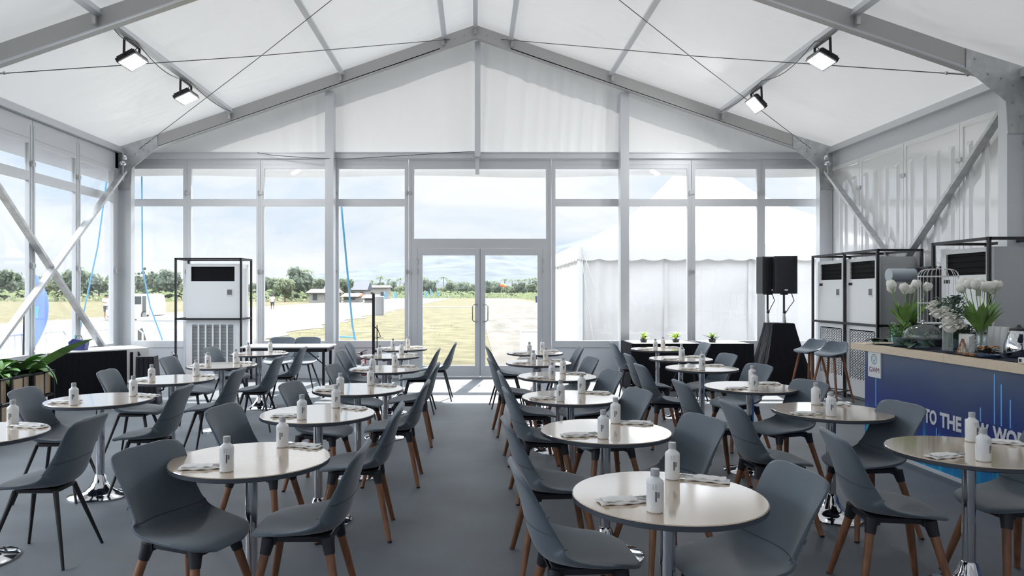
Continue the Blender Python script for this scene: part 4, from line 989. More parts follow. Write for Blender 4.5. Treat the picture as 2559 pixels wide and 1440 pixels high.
# ================================================================== PLANTER BOX + PLANTS, SIDE TABLE
t = thing('planter_box', 'black framed planter with staggered wood panels beside the window wall', 'planter', (-5.47, 7.55, 0))
L2, D2, H2 = 1.2, .26, .60
b = MB()
for x in (-D2, D2):
    for y in [-L2+.2*k for k in range(13)]: b.bb(x-.011, x+.011, y-.011, y+.011, 0, H2)
    for z in (.02, .30, H2-.011): b.bb(x-.011, x+.011, -L2, L2, z-.011, z+.011)
for y in (-L2, L2):
    for z in (.02, .30, H2-.011): b.bb(-D2, D2, y-.011, y+.011, z-.011, z+.011)
b.build('black_frame', M['black_metal'], t)
for k in range(12):
    for row in range(2):
        if row == 0 and k not in (0, 2, 3, 5, 7, 9, 10): continue
        y = -L2+.2*k+.1; z = (.16, .445)[row]; dx = .008 if (k+row) % 2 else -.05
        MB().bb(D2-.012+dx, D2+.006+dx, y-.078, y+.078, z-.125, z+.125).build('wood_panel', M['planter_wood'], t)
for x0 in (-.16, .09):
    MB().bb(x0-.07, x0+.12, L2-.004, L2+.012, .32, .57).build('wood_panel', M['planter_wood'], t)
b = MB(); b.bb(-D2+.015, D2-.07, -L2+.015, L2-.015, .31, .55); b.build('soil_liner', M['black_plastic'], t)
b = MB(); b.grid(lambda u, v: (-D2+.02+(2*D2-.1)*u, -L2+.02+(2*L2-.04)*v, .552+.02*math.sin(u*9)*math.sin(v*31)), 6, 40); b.build('soil', M['soil'], t)
r_ = random.Random(21)
PLB = [(-5.50, 8.55, 'broad-leaved fern nearest the black side table in the planter'), (-5.48, 8.12, 'broad-leaved fern second from the black side table in the planter'), (-5.50, 7.66, 'broad-leaved fern third from the black side table in the planter'), (-5.48, 7.2, 'broad-leaved fern fourth from the black side table in the planter'), (-5.5, 6.75, 'broad-leaved fern at the camera end of the planter')]
for k, (x, y, nm) in enumerate(PLB):
    t = thing('planter_fern', nm, 'plant', (x, y, .555), 0, 'ferns in the planter')
    b = MB()
    for j in range(16): b.leaf((0, 0, 0), r_.uniform(0, 6.3), r_.uniform(.5, 1.3), r_.uniform(.28, .48), r_.uniform(.12, .18), r_.uniform(.5, 1.1), 8, .18, r_.uniform(-.3, .3))
    b.build('leaves', M['plant_green'], t)
    b = MB()
    for j in range(8): b.leaf((0, 0, 0), r_.uniform(0, 6.3), r_.uniform(.2, .8), r_.uniform(.22, .34), r_.uniform(.12, .17), r_.uniform(.6, 1.2), 7, .18)
    b.build('dark_leaves', M['plant_dark'], t)
    if k == 0:
        for (az, el, l, wd, dr, m) in ((-.08, .60, .92, .14, .13, 'leaf_fresh'), (-.3, .75, .55, .12, 1.15, 'plant_green')):
            b = MB(); b.leaf((.12, 0, .02), az, el, l, wd, dr, 9, .12, -.6); b.build('long_leaf', M[m], t)
t = thing('side_table', 'table with white cloth top and black skirt beside the window wall', 'table', (-5.46, 10.10, 0), R(45))
b = MB(); b.rbox((0, 0, .735), (1.3, .66, .03), .01); b.build('white_top', M['napkin_white'], t)
b = MB(); b.grid(lambda u, v: (-.65+1.0*u, -.335-.012*abs(math.sin(u*22))*v-.01*v, .73*(1-v)+.002), 60, 5); b.build('black_skirt', M['black_cloth'], t, 60)
b = MB(); b.grid(lambda u, v: (.35+.30*u, -.335-.006*math.sin(u*20)*v, .73*(1-v)+.002), 20, 5); b.grid(lambda u, v: (.655+.008*math.sin(u*30)*v, -.33+.5*u, .73-.42*v*(1-.4*u)), 20, 5); b.build('white_skirt', M['napkin_white'], t, 60)
b = MB(); b.bb(.39, .43, -.352, -.345, .02, .70); b.bb(.50, .512, -.350, -.343, .02, .70); b.build('black_ribbon', M['black_cloth'], t)
MB().beam((.50, -.352, .70), (.63, -.352, .42), .03, .012).build('folding_leg', M['black_metal'], t); MB().bb(.57, .60, .26, .29, 0, .72).build('folding_leg', M['black_metal'], t)
t = thing('gift_bag', 'dark blue glossy bag on the side table behind the fern', 'bag', (-5.52, 9.86, .752))
b = MB(); b.prism([(-.10, 0), (.10, 0), (.12, .13), (-.06, .16), (-.12, .11)], -.05, .05); b.build('bag_body', M['blue_foil'], t)
b = MB(); b.tube([(-.05, 0, .14), (-.03, 0, .2), (.03, 0, .2), (.05, 0, .14)], .005, 6); b.build('bag_handle', M['black_plastic'], t)
t = thing('spray_bottle', 'pale teal bottle standing behind the blue bag', 'bottle', (-5.66, 10.02, .752))
b = MB(); b.lathe([(0, 0), (.03, 0), (.032, .01), (.032, .13), (.012, .17), (.012, .2), (0, .2)], n=16); b.build('bottle_body', M['teal_plastic'], t)
b = MB(); b.lathe([(0, .2), (.014, .2), (.012, .235), (0, .24)], n=12); b.build('cap', M['white_plastic'], t)
t = thing('ribbed_case', 'black ribbed case standing beyond the end of the side table', 'case', (-4.55, 9.85, 0), R(8))
b = MB(); b.prism([(-.14, 0), (.16, 0), (.10, .67), (-.13, .67)], -.11, .11); b.build('case_body', M['black_plastic'], t)
b = MB()
for k in range(4): b.beam((-.10+.07*k, -.115, .03), (-.10+.06*k, -.115, .65), .018, .016, up=(0, 1, 0))
b.build('ribs', M['black_metal'], t)
b = MB(); b.tube([(.15, 0, .28), (.21, 0, .26), (.20, 0, .2), (.15, 0, .18)], .012, 8); b.build('handle', M['black_metal'], t)

# ================================================================== OUTSIDE
GZ = -.25
mat('ground_grass', (.105, .096, .056), .9, 0, .1, noise=(1.3, .32)); mat('runway', (.115, .109, .102), .8, 0, .2, noise=(.25, .10, (1, .2, 1)))
mat('gravel_pale', (.118, .110, .098), .9, 0, .1, noise=(1.1, .28, (1, .35, 1))); mat('grass_tuft', (.20, .23, .06), .9, 0, .1, noise=(.3, .3))  # the tufts have their own yellow-green grass colour
mat('hill_forest', (.066, .080, .094), .9, 0, .1, noise=(.02, .35)); mat('bark', (.12, .09, .07), .9)
for i, c in enumerate(((.15, .19, .115), (.19, .23, .125), (.13, .17, .115))): fabric('tree_leaf_%s' % 'abc'[i], c, .55, .5, .03)
mat('van_white', (.78, .79, .80), .2, 0, .5, coat=.5); mat('van_glass', (.05, .06, .07), .08); mat('tyre', (.03, .03, .03), .8); mat('van_inside', (.09, .095, .09), .8)
mat('strap_blue', (.11, .36, .56), .6); fabric('flag_blue', (.13, .20, .58), .5, .5, .03); mat('slate_blue', (.022, .03, .055), .7); mat('roof_pale', (.30, .31, .32), .6); mat('roof_rust', (.42, .18, .10), .7)
mat('wall_cream', (.26, .25, .23), .8); mat('skin', (.32, .18, .12), .6); mat('shirt_white', (.70, .70, .70), .8); mat('shorts_dark', (.06, .06, .08), .8); mat('hair_dark', (.02, .015, .01), .7); mat('windsock', (.75, .16, .05), .7)
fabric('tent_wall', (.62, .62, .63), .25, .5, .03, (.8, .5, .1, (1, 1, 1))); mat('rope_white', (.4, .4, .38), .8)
b = MB(); b.add([(-3000, -400, GZ), (3000, -400, GZ), (3000, 3000, GZ), (-3000, 3000, GZ)], [(0, 1, 2, 3)]); struct(b.build('ground', M['ground_grass']))
def strip(name, m, pts, z):
    b = MB(); b.add([(x, y, GZ+z) for x, y in pts]+[(x, y, GZ-.05) for x, y in pts], [tuple(range(len(pts)))]+[(i, (i+1) % len(pts), len(pts)+(i+1) % len(pts), len(pts)+i) for i in range(len(pts))])
    return struct(b.build(name, M[m]))
e1 = [(-8.2+.35*math.sin(y*.9)+.2*math.sin(y*2.3), y) for y in range(20, 90, 2)]
strip('pavement_1', 'runway', [(-27.5, -60), (-7.6, -60), (-7.6, 15), (-7.9, 19)]+e1+[(-8.3, 800), (-27.5, 800)], .02)
strip('pavement_2', 'runway', [(-8.6, 88), (2, 88), (14, 90), (14, 94), (-8.6, 93)], .025)
strip('pavement_3', 'gravel_pale', [(.5, 13.3), (16, 13.3), (13, 40), (11.5, 88), (11.5, 800), (.9, 800), (.5, 60)], .015)
strip('pavement_4', 'gravel_pale', [(-9, -60), (16, -60), (16, 14), (-9, 14)], .01)
# coarse grass tufts by the pavement edge
r_ = random.Random(8); b = MB()
for k in range(420):
    y = r_.uniform(16.5, 40); x = -7.6+r_.uniform(0, 1.0)*(6.5 if r_.random() < .5 else 1); b.leaf((x, y, GZ), r_.uniform(0, 6.3), r_.uniform(.6, 1.4), r_.uniform(.08, .3), .012, .6, 3)
tag(b.build('grass_tufts', M['grass_tuft']), 'tufts of dry grass along the near pavement edge', 'grass', kind='stuff')
# hills
HP = [(300, 734), (600, 730), (740, 715), (800, 697), (834, 684), (884, 678), (943, 668), (984, 654), (1057, 650), (1098, 643), (1215, 640), (1300, 643), (1347, 638), (1391, 614), (1433, 607), (1500, 600), (1700, 590), (2000, 620), (2300, 690), (2700, 725)]
def hp(px):
    for (a, ya), (c, yc) in zip(HP[:-1], HP[1:]):
        if a <= px <= c: t = (px-a)/(c-a); t = t*t*(3-2*t); return ya+(yc-ya)*t
    return 734
def hill(u, v):
    px = 300+2400*u; Y = 1900-1000*v; X = (px-1188)/1770*1900; h = 1.8+(732-hp(px))/1770*1900
    rr_ = 1+.10*math.sin(u*60+v*9)*math.sin(v*11+u*23)+.06*math.sin(u*141+v*31)
    return (X*(1-.1*v), Y, GZ+max(0, h)*(1-v)**.8*(rr_ if v > .02 else 1)*(1 if v < .99 else 0))
b = MB(); b.grid(hill, 160, 24); struct(b.build('hills', M['hill_forest'], angle=80))
# trees
def crown(seed, H, Wd, n, kind, sz=.42):
    r_ = random.Random(seed); b = MB(); cl_ = []
    for k in range(9 if kind == 'bushy' else 7):
        a = r_.uniform(0, 6.3); q = r_.uniform(.0, .62)*Wd/2; z = H*r_.uniform(.30, .85) if kind == 'bushy' else H*(.2+.75*k/7)
        s = (Wd*.28*r_.uniform(.75, 1.25)) if kind == 'bushy' else Wd*.34*(1.05-z/H)
        cl_.append((q*math.cos(a) if kind == 'bushy' else r_.uniform(-.3, .3), q*math.sin(a), z, s))
    for k in range(n):
        c = r_.choice(cl_); d = Vector((r_.gauss(0, 1), r_.gauss(0, 1), r_.gauss(0, .8))).normalized(); p = Vector(c[:3])+d*c[3]*r_.uniform(.65, 1.05)
        if p.z < .5: p.z = .5
        nn = (d+Vector((r_.uniform(-.7, .7), r_.uniform(-.7, .7), r_.uniform(-.2, .9)))).normalized(); ta = nn.orthogonal().normalized(); tb = nn.cross(ta); s = sz*r_.uniform(.6, 1.3)
        b.add([p-ta*s, p+tb*s*.6, p+ta*s, p-tb*s*.6], [(0, 1, 2, 3)])
    for c in cl_: b.ball(c[:3], c[3]*.78, 8)
    return b
T0 = []
for i, (H, Wd, kind, m) in enumerate(((6.5, 6.0, 'bushy', 'a'), (5.6, 5.2, 'bushy', 'b'), (7.4, 6.2, 'bushy', 'c'), (8.6, 3.0, 'tall', 'c'))):
    lab = ('mid-green bushy tree in the far treeline beyond the airfield', 'pale green bushy tree in the far treeline beyond the airfield', 'dark green bushy tree in the far treeline beyond the airfield', 'tall wispy tree rising from the far treeline')[i]
    t = thing('bushy_tree' if kind == 'bushy' else 'wispy_tree', lab, 'tree', (0, 0, GZ), 0, lab)
    crown(i+1, H, Wd, 900 if kind == 'bushy' else 500, kind, .42 if kind == 'bushy' else .3).build('crown', M['tree_leaf_'+m], t)
    b = MB(); b.tube([(0, 0, 0), (.1, 0, H*.3), (0, .1, H*.7)], [.22, .16, .08], 8); b.build('trunk', M['bark'], t); T0.append([t, 0])
# palm
t = thing('palm_tree', 'slender palm tree standing in the far treeline', 'tree', (0, 0, GZ), 0, 'palms in the far treeline'); b = MB(); r_ = random.Random(3)
for k in range(16): b.leaf((0, 0, 6.6), 2*math.pi*k/16, r_.uniform(.1, .9), r_.uniform(2.0, 2.6), .5, 1.0, 6, .1)
b.build('fronds', M['tree_leaf_a'], t); MB().tube([(0, 0, 0), (.2, 0, 3), (0, 0, 6.6)], [.16, .12, .1], 8).build('trunk', M['bark'], t); T0.append([t, 0])
def plant_tree(i, px, Y, s):
    o = T0[i][0] if T0[i][1] == 0 else copy_tree(T0[i][0]); T0[i][1] = 1
    o.location = ((px-1188)/1770*Y, Y, GZ-.1); o.rotation_euler = (0, 0, r_.uniform(0, 6.3)); o.scale = (s, s, s*r_.uniform(.92, 1.06))
px = -330
while px < 860:
    Y = r_.uniform(150, 185); i = r_.choice((0, 0, 1, 2, 2)); plant_tree(i, px, Y, r_.uniform(.85, 1.12) if px < 420 else r_.uniform(.62, .9)); px += r_.uniform(26, 40)
for px, s in ((345, .95), (362, 1.05), (378, .98), (392, .85)): plant_tree(3, px, 165, s)
plant_tree(2, 742, 150, 1.0); plant_tree(1, 712, 140, .85)
px = 880
while px < 1400:
    Y = r_.uniform(250, 330); plant_tree(r_.choice((0, 1, 2, 2)), px, Y, r_.uniform(.72, 1.0)); px += r_.uniform(9, 15)
for px, Y in ((766, 180), (1000, 300), (1022, 260), (1090, 320), (1150, 330), (1296, 300), (1325, 300), (950, 300), (1062, 280), (1108, 300), (1124, 310), (1170, 320), (1235, 300), (1262, 310), (1280, 320), (1312, 310), (1340, 300), (972, 285), (930, 280)): plant_tree(4, px, Y, r_.uniform(.95, 1.25))
b = MB(); r_ = random.Random(5)
for k in range(4600):
    if k >= 2600: Y = r_.uniform(225, 250); X = r_.uniform(-45, 34)
    elif r_.random() < .55: X = r_.uniform(-180, -26); Y = r_.uniform(138, 150)
    else: X = r_.uniform(13, 30); Y = r_.uniform(100, 240)
    z = GZ+r_.random()**1.5*(2.2 if X < 0 else 1.6); s = r_.uniform(.3, .7); a = r_.uniform(0, 6.3); p = Vector((X, Y, z+.1)); ta = Vector((math.cos(a), math.sin(a), r_.uniform(-.3, .3)))*s; tb = Vector((r_.uniform(-.3, .3), r_.uniform(-.5, .2), .8)).normalized()*s*.6
    b.add([p-ta, p-tb*.6, p+ta, p+tb], [(0, 1, 2, 3)])
tag(b.build('undergrowth', M['tree_leaf_b']), 'low scrub growing at the foot of the far trees', 'scrub', kind='stuff')
# far buildings
def house(label, px0, px1, Y, hw_, hr, rm, wm='wall_cream', dp=8):
    X0, X1 = [(p-1188)/1770*Y for p in (px0, px1)]; w2 = (X1-X0)/2
    t = thing('far_building', label, 'building', ((X0+X1)/2, Y, GZ), 0, 'buildings at the airfield edge')
    b = MB(); b.bb(-w2, w2, 0, dp, 0, hw_); b.build('walls', M[wm], t)
    b = MB(); Q = Matrix.Rotation(R(90), 4, 'Z'); b.prism([(-.6, hw_-.1), (dp/2, hw_+hr), (dp+.6, hw_-.1), (dp/2, hw_+hr-.25)][:3], -w2-.5, w2+.5, M=Matrix(((0, 1, 0, 0), (1, 0, 0, 0), (0, 0, 1, 0), (0, 0, 0, 1)))); b.build('roof', M[rm], t)
    n = max(2, int(w2))
    for k in range(n):
        x = -w2+(k+.5)*2*w2/n; MB().bb(x-.4, x+.4, -.05, .02, .5, min(2.0, hw_-.3)).build('window', M['van_glass'], t)
house('long pale-roofed hangar beside the bushy trees', 772, 832, 128, 1.9, .6, 'roof_pale')
house('tall blue-roofed building beside the mountain slope', 872, 914, 170, 2.6, 2.0, 'slate_blue')
house('long white-roofed building next to the blue-roofed one', 916, 968, 200, 3.4, .5, 'roof_pale')
house('small rust-roofed hut below the blue-roofed building', 858, 890, 130, 1.2, .5, 'roof_rust')
house('tiny white kiosk near the thin blue flags', 911, 934, 125, 1.0, .5, 'roof_pale')
# thin blue feather flags along the runway
for k, (px, Y, h) in enumerate(((960, 150, 2.2), (985, 150, 2.2), (1075, 190, 3.0), (1092, 230, 2.6), (1062, 160, 2.4))):
    X = (px-1188)/1770*Y; t = thing('feather_flag', 'thin pale blue feather flag beside the distant runway', 'flag', (X, Y, GZ), 0, 'distant feather flags')
    MB().tube([(0, 0, 0), (0, 0, h)], .04, 6).build('pole', M['roof_pale'], t)
    b = MB(); b.grid(lambda u, v: (.05+.5*v*math.sin(math.pi*(.15+.85*u))*.9, .05*math.sin(u*7), h*(.25+.75*u)), 10, 3); b.build('banner', M['strap_blue'], t)
t = thing('windsock', 'orange windsock on a pole far along the gravel', 'windsock', (9.2, 250, GZ))
MB().tube([(0, 0, 0), (0, 0, 4.6)], .06, 8).build('pole', M['roof_pale'], t); MB().tube([(0, 0, 4.5), (.8, -.6, 4.4), (1.5, -1.1, 3.9)], [.75, .6, .35], 12).build('sock', M['windsock'], t)
t = thing('waste_bin', 'small blue bin standing far off on the gravel', 'bin', (11.5, 130, GZ)); MB().lathe([(0, 0), (.45, 0), (.55, 1.1), (0, 1.1)], n=14).build('bin_body', M['slate_blue'], t); MB().lathe([(.57, 1.1), (.5, 1.25), (0, 1.3)], n=14).build('lid', M['slate_blue'], t)
# people
def person(label, loc, rz, H, pose, shirt, pants):
    t = thing('person', label, 'person', loc, rz); k = H/1.72
    J = {'pel': (0, 0, .92), 'sp': (0, .01, 1.12), 'ch': (0, .01, 1.33), 'nk': (0, .0, 1.47), 'hd': (0, -.01, 1.58), 'tp': (0, 0, 1.70)}
    J.update(pose); E = [('pel', 'sp'), ('sp', 'ch'), ('ch', 'nk'), ('nk', 'hd'), ('hd', 'tp')]
    for s in 'lr': E += [('ch', 'sh'+s), ('sh'+s, 'el'+s), ('el'+s, 'wr'+s), ('wr'+s, 'ha'+s), ('pel', 'hp'+s), ('hp'+s, 'kn'+s), ('kn'+s, 'an'+s), ('an'+s, 'to'+s)]
    RD = {'pel': .13, 'sp': .12, 'ch': .14, 'nk': .055, 'hd': .095, 'tp': .07, 'sh': .062, 'el': .045, 'wr': .032, 'ha': .04, 'hp': .095, 'kn': .06, 'an': .042, 'to': .04}
    nm = list(J); me = bpy.data.meshes.new('body'); me.from_pydata([Vector(J[n])*k for n in nm], [(nm.index(a), nm.index(c)) for a, c in E], [])
    o = bpy.data.objects.new('body', me); COL.objects.link(o); o.parent = t; me.materials.append(M['skin'])
    sk = o.modifiers.new('skin', 'SKIN'); ly_ = me.skin_vertices[0] if me.skin_vertices else None
    for i, n in enumerate(nm):
        r = RD[n if n in RD else n[:-1]]*k; me.skin_vertices[0].data[i].radius = (r, r)
    me.skin_vertices[0].data[0].use_root = True; o.modifiers.new('sub', 'SUBSURF').levels = 1; o.modifiers['sub'].render_levels = 1
    V_ = lambda n: Vector(J[n])*k
    b = MB(); b.tube([V_('pel')-Vector((0, 0, .03)), V_('sp'), V_('ch'), V_('ch').lerp(V_('nk'), .7)], [.175*k, .165*k, .19*k, .10*k], 12)
    for s in 'lr': b.tube([V_('ch').lerp(V_('sh'+s), .6), V_('sh'+s), V_('sh'+s).lerp(V_('el'+s), .75)], [.09*k, .085*k, .07*k], 10)
    b.build('shirt', M[shirt], t)
    b = MB(); b.tube([V_('pel')+Vector((0, 0, .06)), V_('pel')-Vector((0, 0, .1*k))], [.165*k, .17*k], 12)
    for s in 'lr': b.tube([V_('hp'+s)+Vector((0, 0, .03)), V_('kn'+s)], [.12*k, .085*k], 10)
    b.build('shorts', M[pants], t)
    b = MB(); b.ball(V_('hd')+Vector((0, .02, .055))*k, .112*k, 12, (1, 1.05, .85)); b.build('hair', M['hair_dark'], t)
walk = {'shl': (.19, 0, 1.40), 'ell': (.24, .12, 1.14), 'wrl': (.22, .05, .93), 'hal': (.21, .0, .85), 'shr': (-.19, 0, 1.40), 'elr': (-.24, -.02, 1.13), 'wrr': (-.22, -.16, .95), 'har': (-.21, -.2, .88),
        'hpl': (.10, 0, .88), 'knl': (.11, -.14, .50), 'anl': (.11, -.16, .08), 'tol': (.11, -.30, .04), 'hpr': (-.10, 0, .88), 'knr': (-.11, .06, .48), 'anr': (-.11, .30, .14), 'tor': (-.11, .24, .03)}
stand = dict(walk); stand.update({'knl': (.12, -.04, .48), 'anl': (.13, 0, .07), 'tol': (.14, -.14, .03), 'knr': (-.12, -.03, .48), 'anr': (-.13, .02, .07), 'tor': (-.14, -.12, .03), 'ell': (.28, .02, 1.16), 'wrl': (.14, -.22, 1.18), 'hal': (.06, -.28, 1.22), 'elr': (-.27, .0, 1.15), 'wrr': (-.16, -.22, 1.12), 'har': (-.08, -.28, 1.15)})
person('person in white shirt and dark shorts walking across the pavement', (-21.2, 74, GZ+.02), R(20), 1.62, walk, 'shirt_white', 'shorts_dark')
person('person in pale shirt standing beside the white van outside', (-25.8, 49.5, GZ+.02), R(60), 1.66, stand, 'shirt_white', 'shorts_dark')
# van
t = thing('white_van', 'white passenger van parked on the pavement with side door open', 'van', (-22.7, 46.5, GZ+.02), R(-4)); Wv = 1.6; t.scale = (.86, 1, 1)
side = [(-1.88, .30), (-1.9, .62), (-1.78, .86), (-1.25, 1.0), (-.72, 1.58), (-.45, 1.70), (1.45, 1.72), (1.75, 1.60), (1.88, 1.0), (1.9, .34), (1.7, .24), (-1.7, .24)]
b = MB(); b.prism(side, 0, Wv); b.build('body', M['van_white'], t)
for pts in ([(-1.05, 1.02), (-.66, 1.5), (-.28, 1.55), (-.28, 1.02)], [(-.18, 1.02), (-.18, 1.55), (.22, 1.55), (.22, 1.02)], [(.3, 1.02), (.3, 1.55), (.92, 1.55), (.92, 1.02)]): MB().prism(pts, -.012, .0).build('window', M['van_glass'], t)
MB().prism([(1.0, .36), (1.0, 1.58), (1.6, 1.58), (1.6, .36)], -.014, .0).build('door_opening', M['van_inside'], t)
MB().prism([(1.38, .36), (1.38, 1.58), (1.62, 1.58), (1.62, .36)], -.10, -.05).build('sliding_door', M['van_white'], t)
for x in (-1.15, 1.2):
    for y in (-.02, Wv-.18):
        o = MB().tube([(x, y, .31), (x, y+.2, .31)], .31, 24).build('wheel', M['tyre'], t); MB().tube([(x, y-.012, .31), (x, y+.05, .31)], .19, 18).build('hubcap', M['steel'], o)
MB().bb(-1.93, -1.84, .05, Wv-.05, .28, .48).build('bumper', M['van_inside'], t); MB().bb(-1.86, -1.74, -.01, .3, .68, .84).build('headlight', M['steel'], t); MB().bb(-.95, -.82, -.2, -.02, 1.02, 1.14).build('mirror', M['van_white'], t)
# crowd barriers just outside the glass
def barrier(label, p, q):
    p, q = Vector(p), Vector(q); d = q-p; l = d.length; t = thing('crowd_barrier', label, 'barrier', (p.x, p.y, GZ+.01), math.atan2(d.y, d.x), 'steel crowd barriers')
    b = MB(); b.tube([(.05, 0, .02), (.05, 0, 1.0), (.13, 0, 1.08), (l-.13, 0, 1.08), (l-.05, 0, 1.0), (l-.05, 0, .02)], .018, 8); b.tube([(.05, 0, .2), (l-.05, 0, .2)], .014, 8); b.build('frame', M['van_white'], t)
    n = int(l/.16)
    for k in range(1, n): MB().tube([(l*k/n, 0, .2), (l*k/n, 0, 1.08)], .008, 6).build('bar', M['van_white'], t)
    for x in (.2, l-.2): MB().tube([(x, -.25, .015), (x, .25, .015)], .015, 6).build('foot', M['van_white'], t)
barrier('pale steel barrier outside the side glass nearest the blue flag', (-7.75, 11.4), (-7.72, 13.4))
barrier('pale steel barrier outside the side glass behind the planter', (-7.8, 9.2), (-7.78, 11.2))
barrier('pale steel barrier outside the rear corner post', (-7.6, 13.7), (-6.5, 13.95))
barrier('pale steel barrier outside the rear window beyond the lone air conditioner', (-6.4, 14.0), (-4.6, 14.1))
# blue banner flag
t = thing('banner_flag', 'blue teardrop banner flag standing outside the side glass', 'flag', (-7.72, 12.1, GZ))
pts = [(0, 0, 0), (0, 0, .9), (.01, 0, 1.5), (.06, 0, 1.95), (.16, 0, 2.12)]
MB().tube(pts, [.018, .016, .012, .008, .006], 8).build('pole', M['black_metal'], t)
def ban(u, v):
    z = .95+1.15*u; x0 = .0 if z < 1.5 else .14*((z-1.5)/.62)**1.6; wv = .42*math.sin(math.pi*(.08+.86*u))**.7
    return (x0+.02+wv*v, .05*math.sin(u*6+v*4)*v-.06*v, z-.18*v*(1-u))
b = MB(); b.grid(ban, 20, 8); b.build('banner', M['flag_blue'], t)
def emblem_pts(u, v): p = ban(.42+.16*u, .30+.35*v); return (p[0], p[1]-.004, p[2])
b = MB(); b.grid(emblem_pts, 6, 4); b.build('pale_patch', M['streak_blue'], t)
MB().lathe([(0, 0), (.22, 0), (.22, .03), (.05, .06), (0, .06)], n=20).build('base', M['black_metal'], t)
# guy straps
def strap(label, pts, w_=.03, m='strap_blue'):
    b = MB(); b.tube([Vector(p) for p in pts], w_, 6); tag(b.build('guy_strap', M[m]), label, 'strap', 'blue guy straps outside')
strap('blue guy strap slanting down outside the rear corner of the side glass', [(-6.62, 12.75, 3.7), (-6.85, 12.85, 2.4), (-7.25, 13.0, .9), (-7.45, 13.1, GZ)], .014)
strap('blue guy strap outside the first rear window by the corner post', [(-6.15, 13.06, 3.7), (-6.3, 13.4, 2.0), (-6.25, 13.6, 1.3), (-6.05, 13.8, .5), (-5.95, 14, GZ)], .014)
strap('blue guy strap hanging outside the window beside the router stand', [(-2.48, 13.08, 3.2), (-2.40, 13.25, 2.0), (-2.33, 13.4, .95), (-2.28, 13.5, .55)], .02)
strap('short blue strap tying the window strap to its stake', [(-2.62, 13.5, .72), (-2.3, 13.5, .70), (-2.22, 13.55, .3), (-2.15, 13.6, GZ)], .02)
# white slant-sided kiosk and white box outside
t = thing('white_kiosk', 'white slant-sided counter unit outside the first rear window', 'kiosk', (-6.25, 15.0, GZ))
b = MB(); b.prism([(-.85, 1.2), (1.3, 1.25), (1.3, 0), (-.45, 0)], 0, .8); b.build('kiosk_body', M['van_white'], t)
b = MB(); b.prism([(-.95, 1.0), (-.86, 1.05), (-.5, .2), (-.95, .15)], .1, .7); b.build('dark_end', M['van_inside'], t)
b = MB(); b.bb(-.9, 1.35, -.05, .85, 1.22, 1.28); b.build('kiosk_top', M['van_white'], t)
t = thing('white_box', 'plain white box standing on gravel outside the glass doors', 'box', (1.52, 19.6, GZ+.02))
b = MB(); b.rbox((0, 0, .36), (.55, .5, .72), .03); b.build('box_body', M['van_white'], t); b = MB(); b.rbox((0, 0, .735), (.58, .53, .04), .02); b.build('lid', M['white_plastic'], t)
# ---- white pagoda tent
TX, TY, HWT = 6.57, 21.0, 4.1
t = thing('pagoda_tent', 'large white pagoda tent with scalloped valance outside the rear windows', 'tent', (TX, TY, GZ)); G = -GZ
PR = [(4.1, 2.72), (3.3, 3.05), (2.57, 3.45), (1.8, 3.92), (1.16, 4.42), (.6, 5.05), (.25, 5.75), (.06, 6.3)]
def pr(q):
    for (a, za), (c, zc_) in zip(PR[:-1], PR[1:]):
        if c <= q <= a: return za+(zc_-za)*(a-q)/(a-c)
    return PR[-1][1]
def roofp(u, v):
    k = (u*4) % 4 if u < 1 else 0; i = int(k); f = k-i; cs = [(-1, -1), (1, -1), (1, 1), (-1, 1)]; p, q = cs[i], cs[(i+1) % 4]; rr_ = 4.1-(4.1-.06)*v
    sg = 1-.03*math.sin(math.pi*f)*math.sin(math.pi*v)
    return ((p[0]+(q[0]-p[0])*f)*rr_*sg, (p[1]+(q[1]-p[1])*f)*rr_*sg, pr(rr_)+G)
b = MB(); b.grid(roofp, 64, 24); b.build('canopy', M['tent_cloth'], t, 30)
def val(u, v):
    k = min(u*4, 3.9999); i = int(k); f = k-i; cs = [(-1, -1), (1, -1), (1, 1), (-1, 1)]; p, q = cs[i], cs[(i+1) % 4]
    z = 2.72-(.36+.045*abs(math.sin(f*math.pi*16)))*v; rr_ = 4.12+.02*v
    return ((p[0]+(q[0]-p[0])*f)*rr_, (p[1]+(q[1]-p[1])*f)*rr_, z+G)
b = MB(); b.grid(val, 4*96, 3); b.build('valance', M['tent_wall'], t, 60)
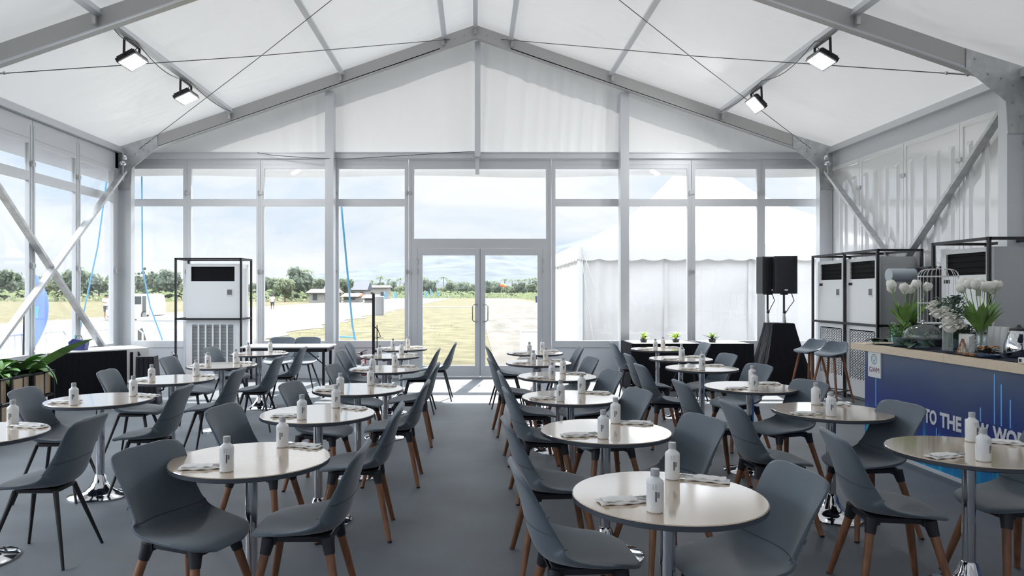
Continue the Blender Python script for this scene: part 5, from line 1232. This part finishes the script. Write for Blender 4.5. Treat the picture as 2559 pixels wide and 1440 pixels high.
for i, (p, q) in enumerate((((-1, -1), (1, -1)), ((-1, -1), (-1, 1)), ((1, -1), (1, 1)), ((-1, 1), (1, 1)))):
    def wl(u, v):
        x = p[0]+(q[0]-p[0])*u; y = p[1]+(q[1]-p[1])*u; wv = .02*math.sin(u*31+v*4)+.015*math.sin(v*13+u*9)+(.05*math.sin(u*160)*math.exp(-u*14) if i < 2 else 0)
        nx, ny = (0, -1) if p[1] == q[1] else (-1, 0)
        return (x*4.02+nx*wv, y*4.02+ny*wv, (2.68+G)*(1-v)+.01)
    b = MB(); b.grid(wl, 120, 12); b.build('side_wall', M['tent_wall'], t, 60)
for sx in (-1, 1):
    for sy in (-1, 1): MB().bb(sx*4.06-.05, sx*4.06+.05, sy*4.06-.05, sy*4.06+.05, 0, 2.72+G).build('corner_post', M['aluminium'], t)
for k in range(1, 4):
    x = -4.02+8.04*k/4; MB().bb(x-.04, x+.04, -4.06, -4.03, 0, 2.6+G).build('seam_strip', M['tent_wall'], t)
MB().lathe([(0, 6.3+G), (.09, 6.3+G), (.06, 6.5+G), (0, 6.6+G)], n=12).build('finial', M['aluminium'], t)
for (a, c, nm) in (((-4.06, -4.1, 2.7), (-3.2, -4.9, 0), 'white guy rope slanting from the pagoda tent corner, steeper one'), ((-4.06, -4.1, 2.6), (-3.75, -4.7, 0), 'white guy rope slanting from the pagoda tent corner to its stake')):
    b = MB(); b.tube([(TX+a[0], TY+a[1], a[2]), (TX+c[0], TY+c[1], GZ)], .009, 6); tag(b.build('guy_rope', M['rope_white']), nm, 'rope')

# ---- thin sea haze over the far fields and hills
vm = bpy.data.materials.new('haze'); vm.use_nodes = True; nt = vm.node_tree; nt.nodes.clear(); o_ = nt.nodes.new('ShaderNodeOutputMaterial'); vsn = nt.nodes.new('ShaderNodeVolumeScatter')
vsn.inputs['Color'].default_value = (.86, .93, 1, 1); vsn.inputs['Density'].default_value = .00007; vsn.inputs['Anisotropy'].default_value = .1; nt.links.new(vsn.outputs[0], o_.inputs['Volume']); M['haze'] = vm
b = MB(); b.bb(-1500, 1500, 60, 1250, GZ-2, 260); o = b.build('haze', M['haze']); o['kind'] = 'stuff'; o['label'] = 'thin bluish haze over the far fields and hills'; o['category'] = 'haze'
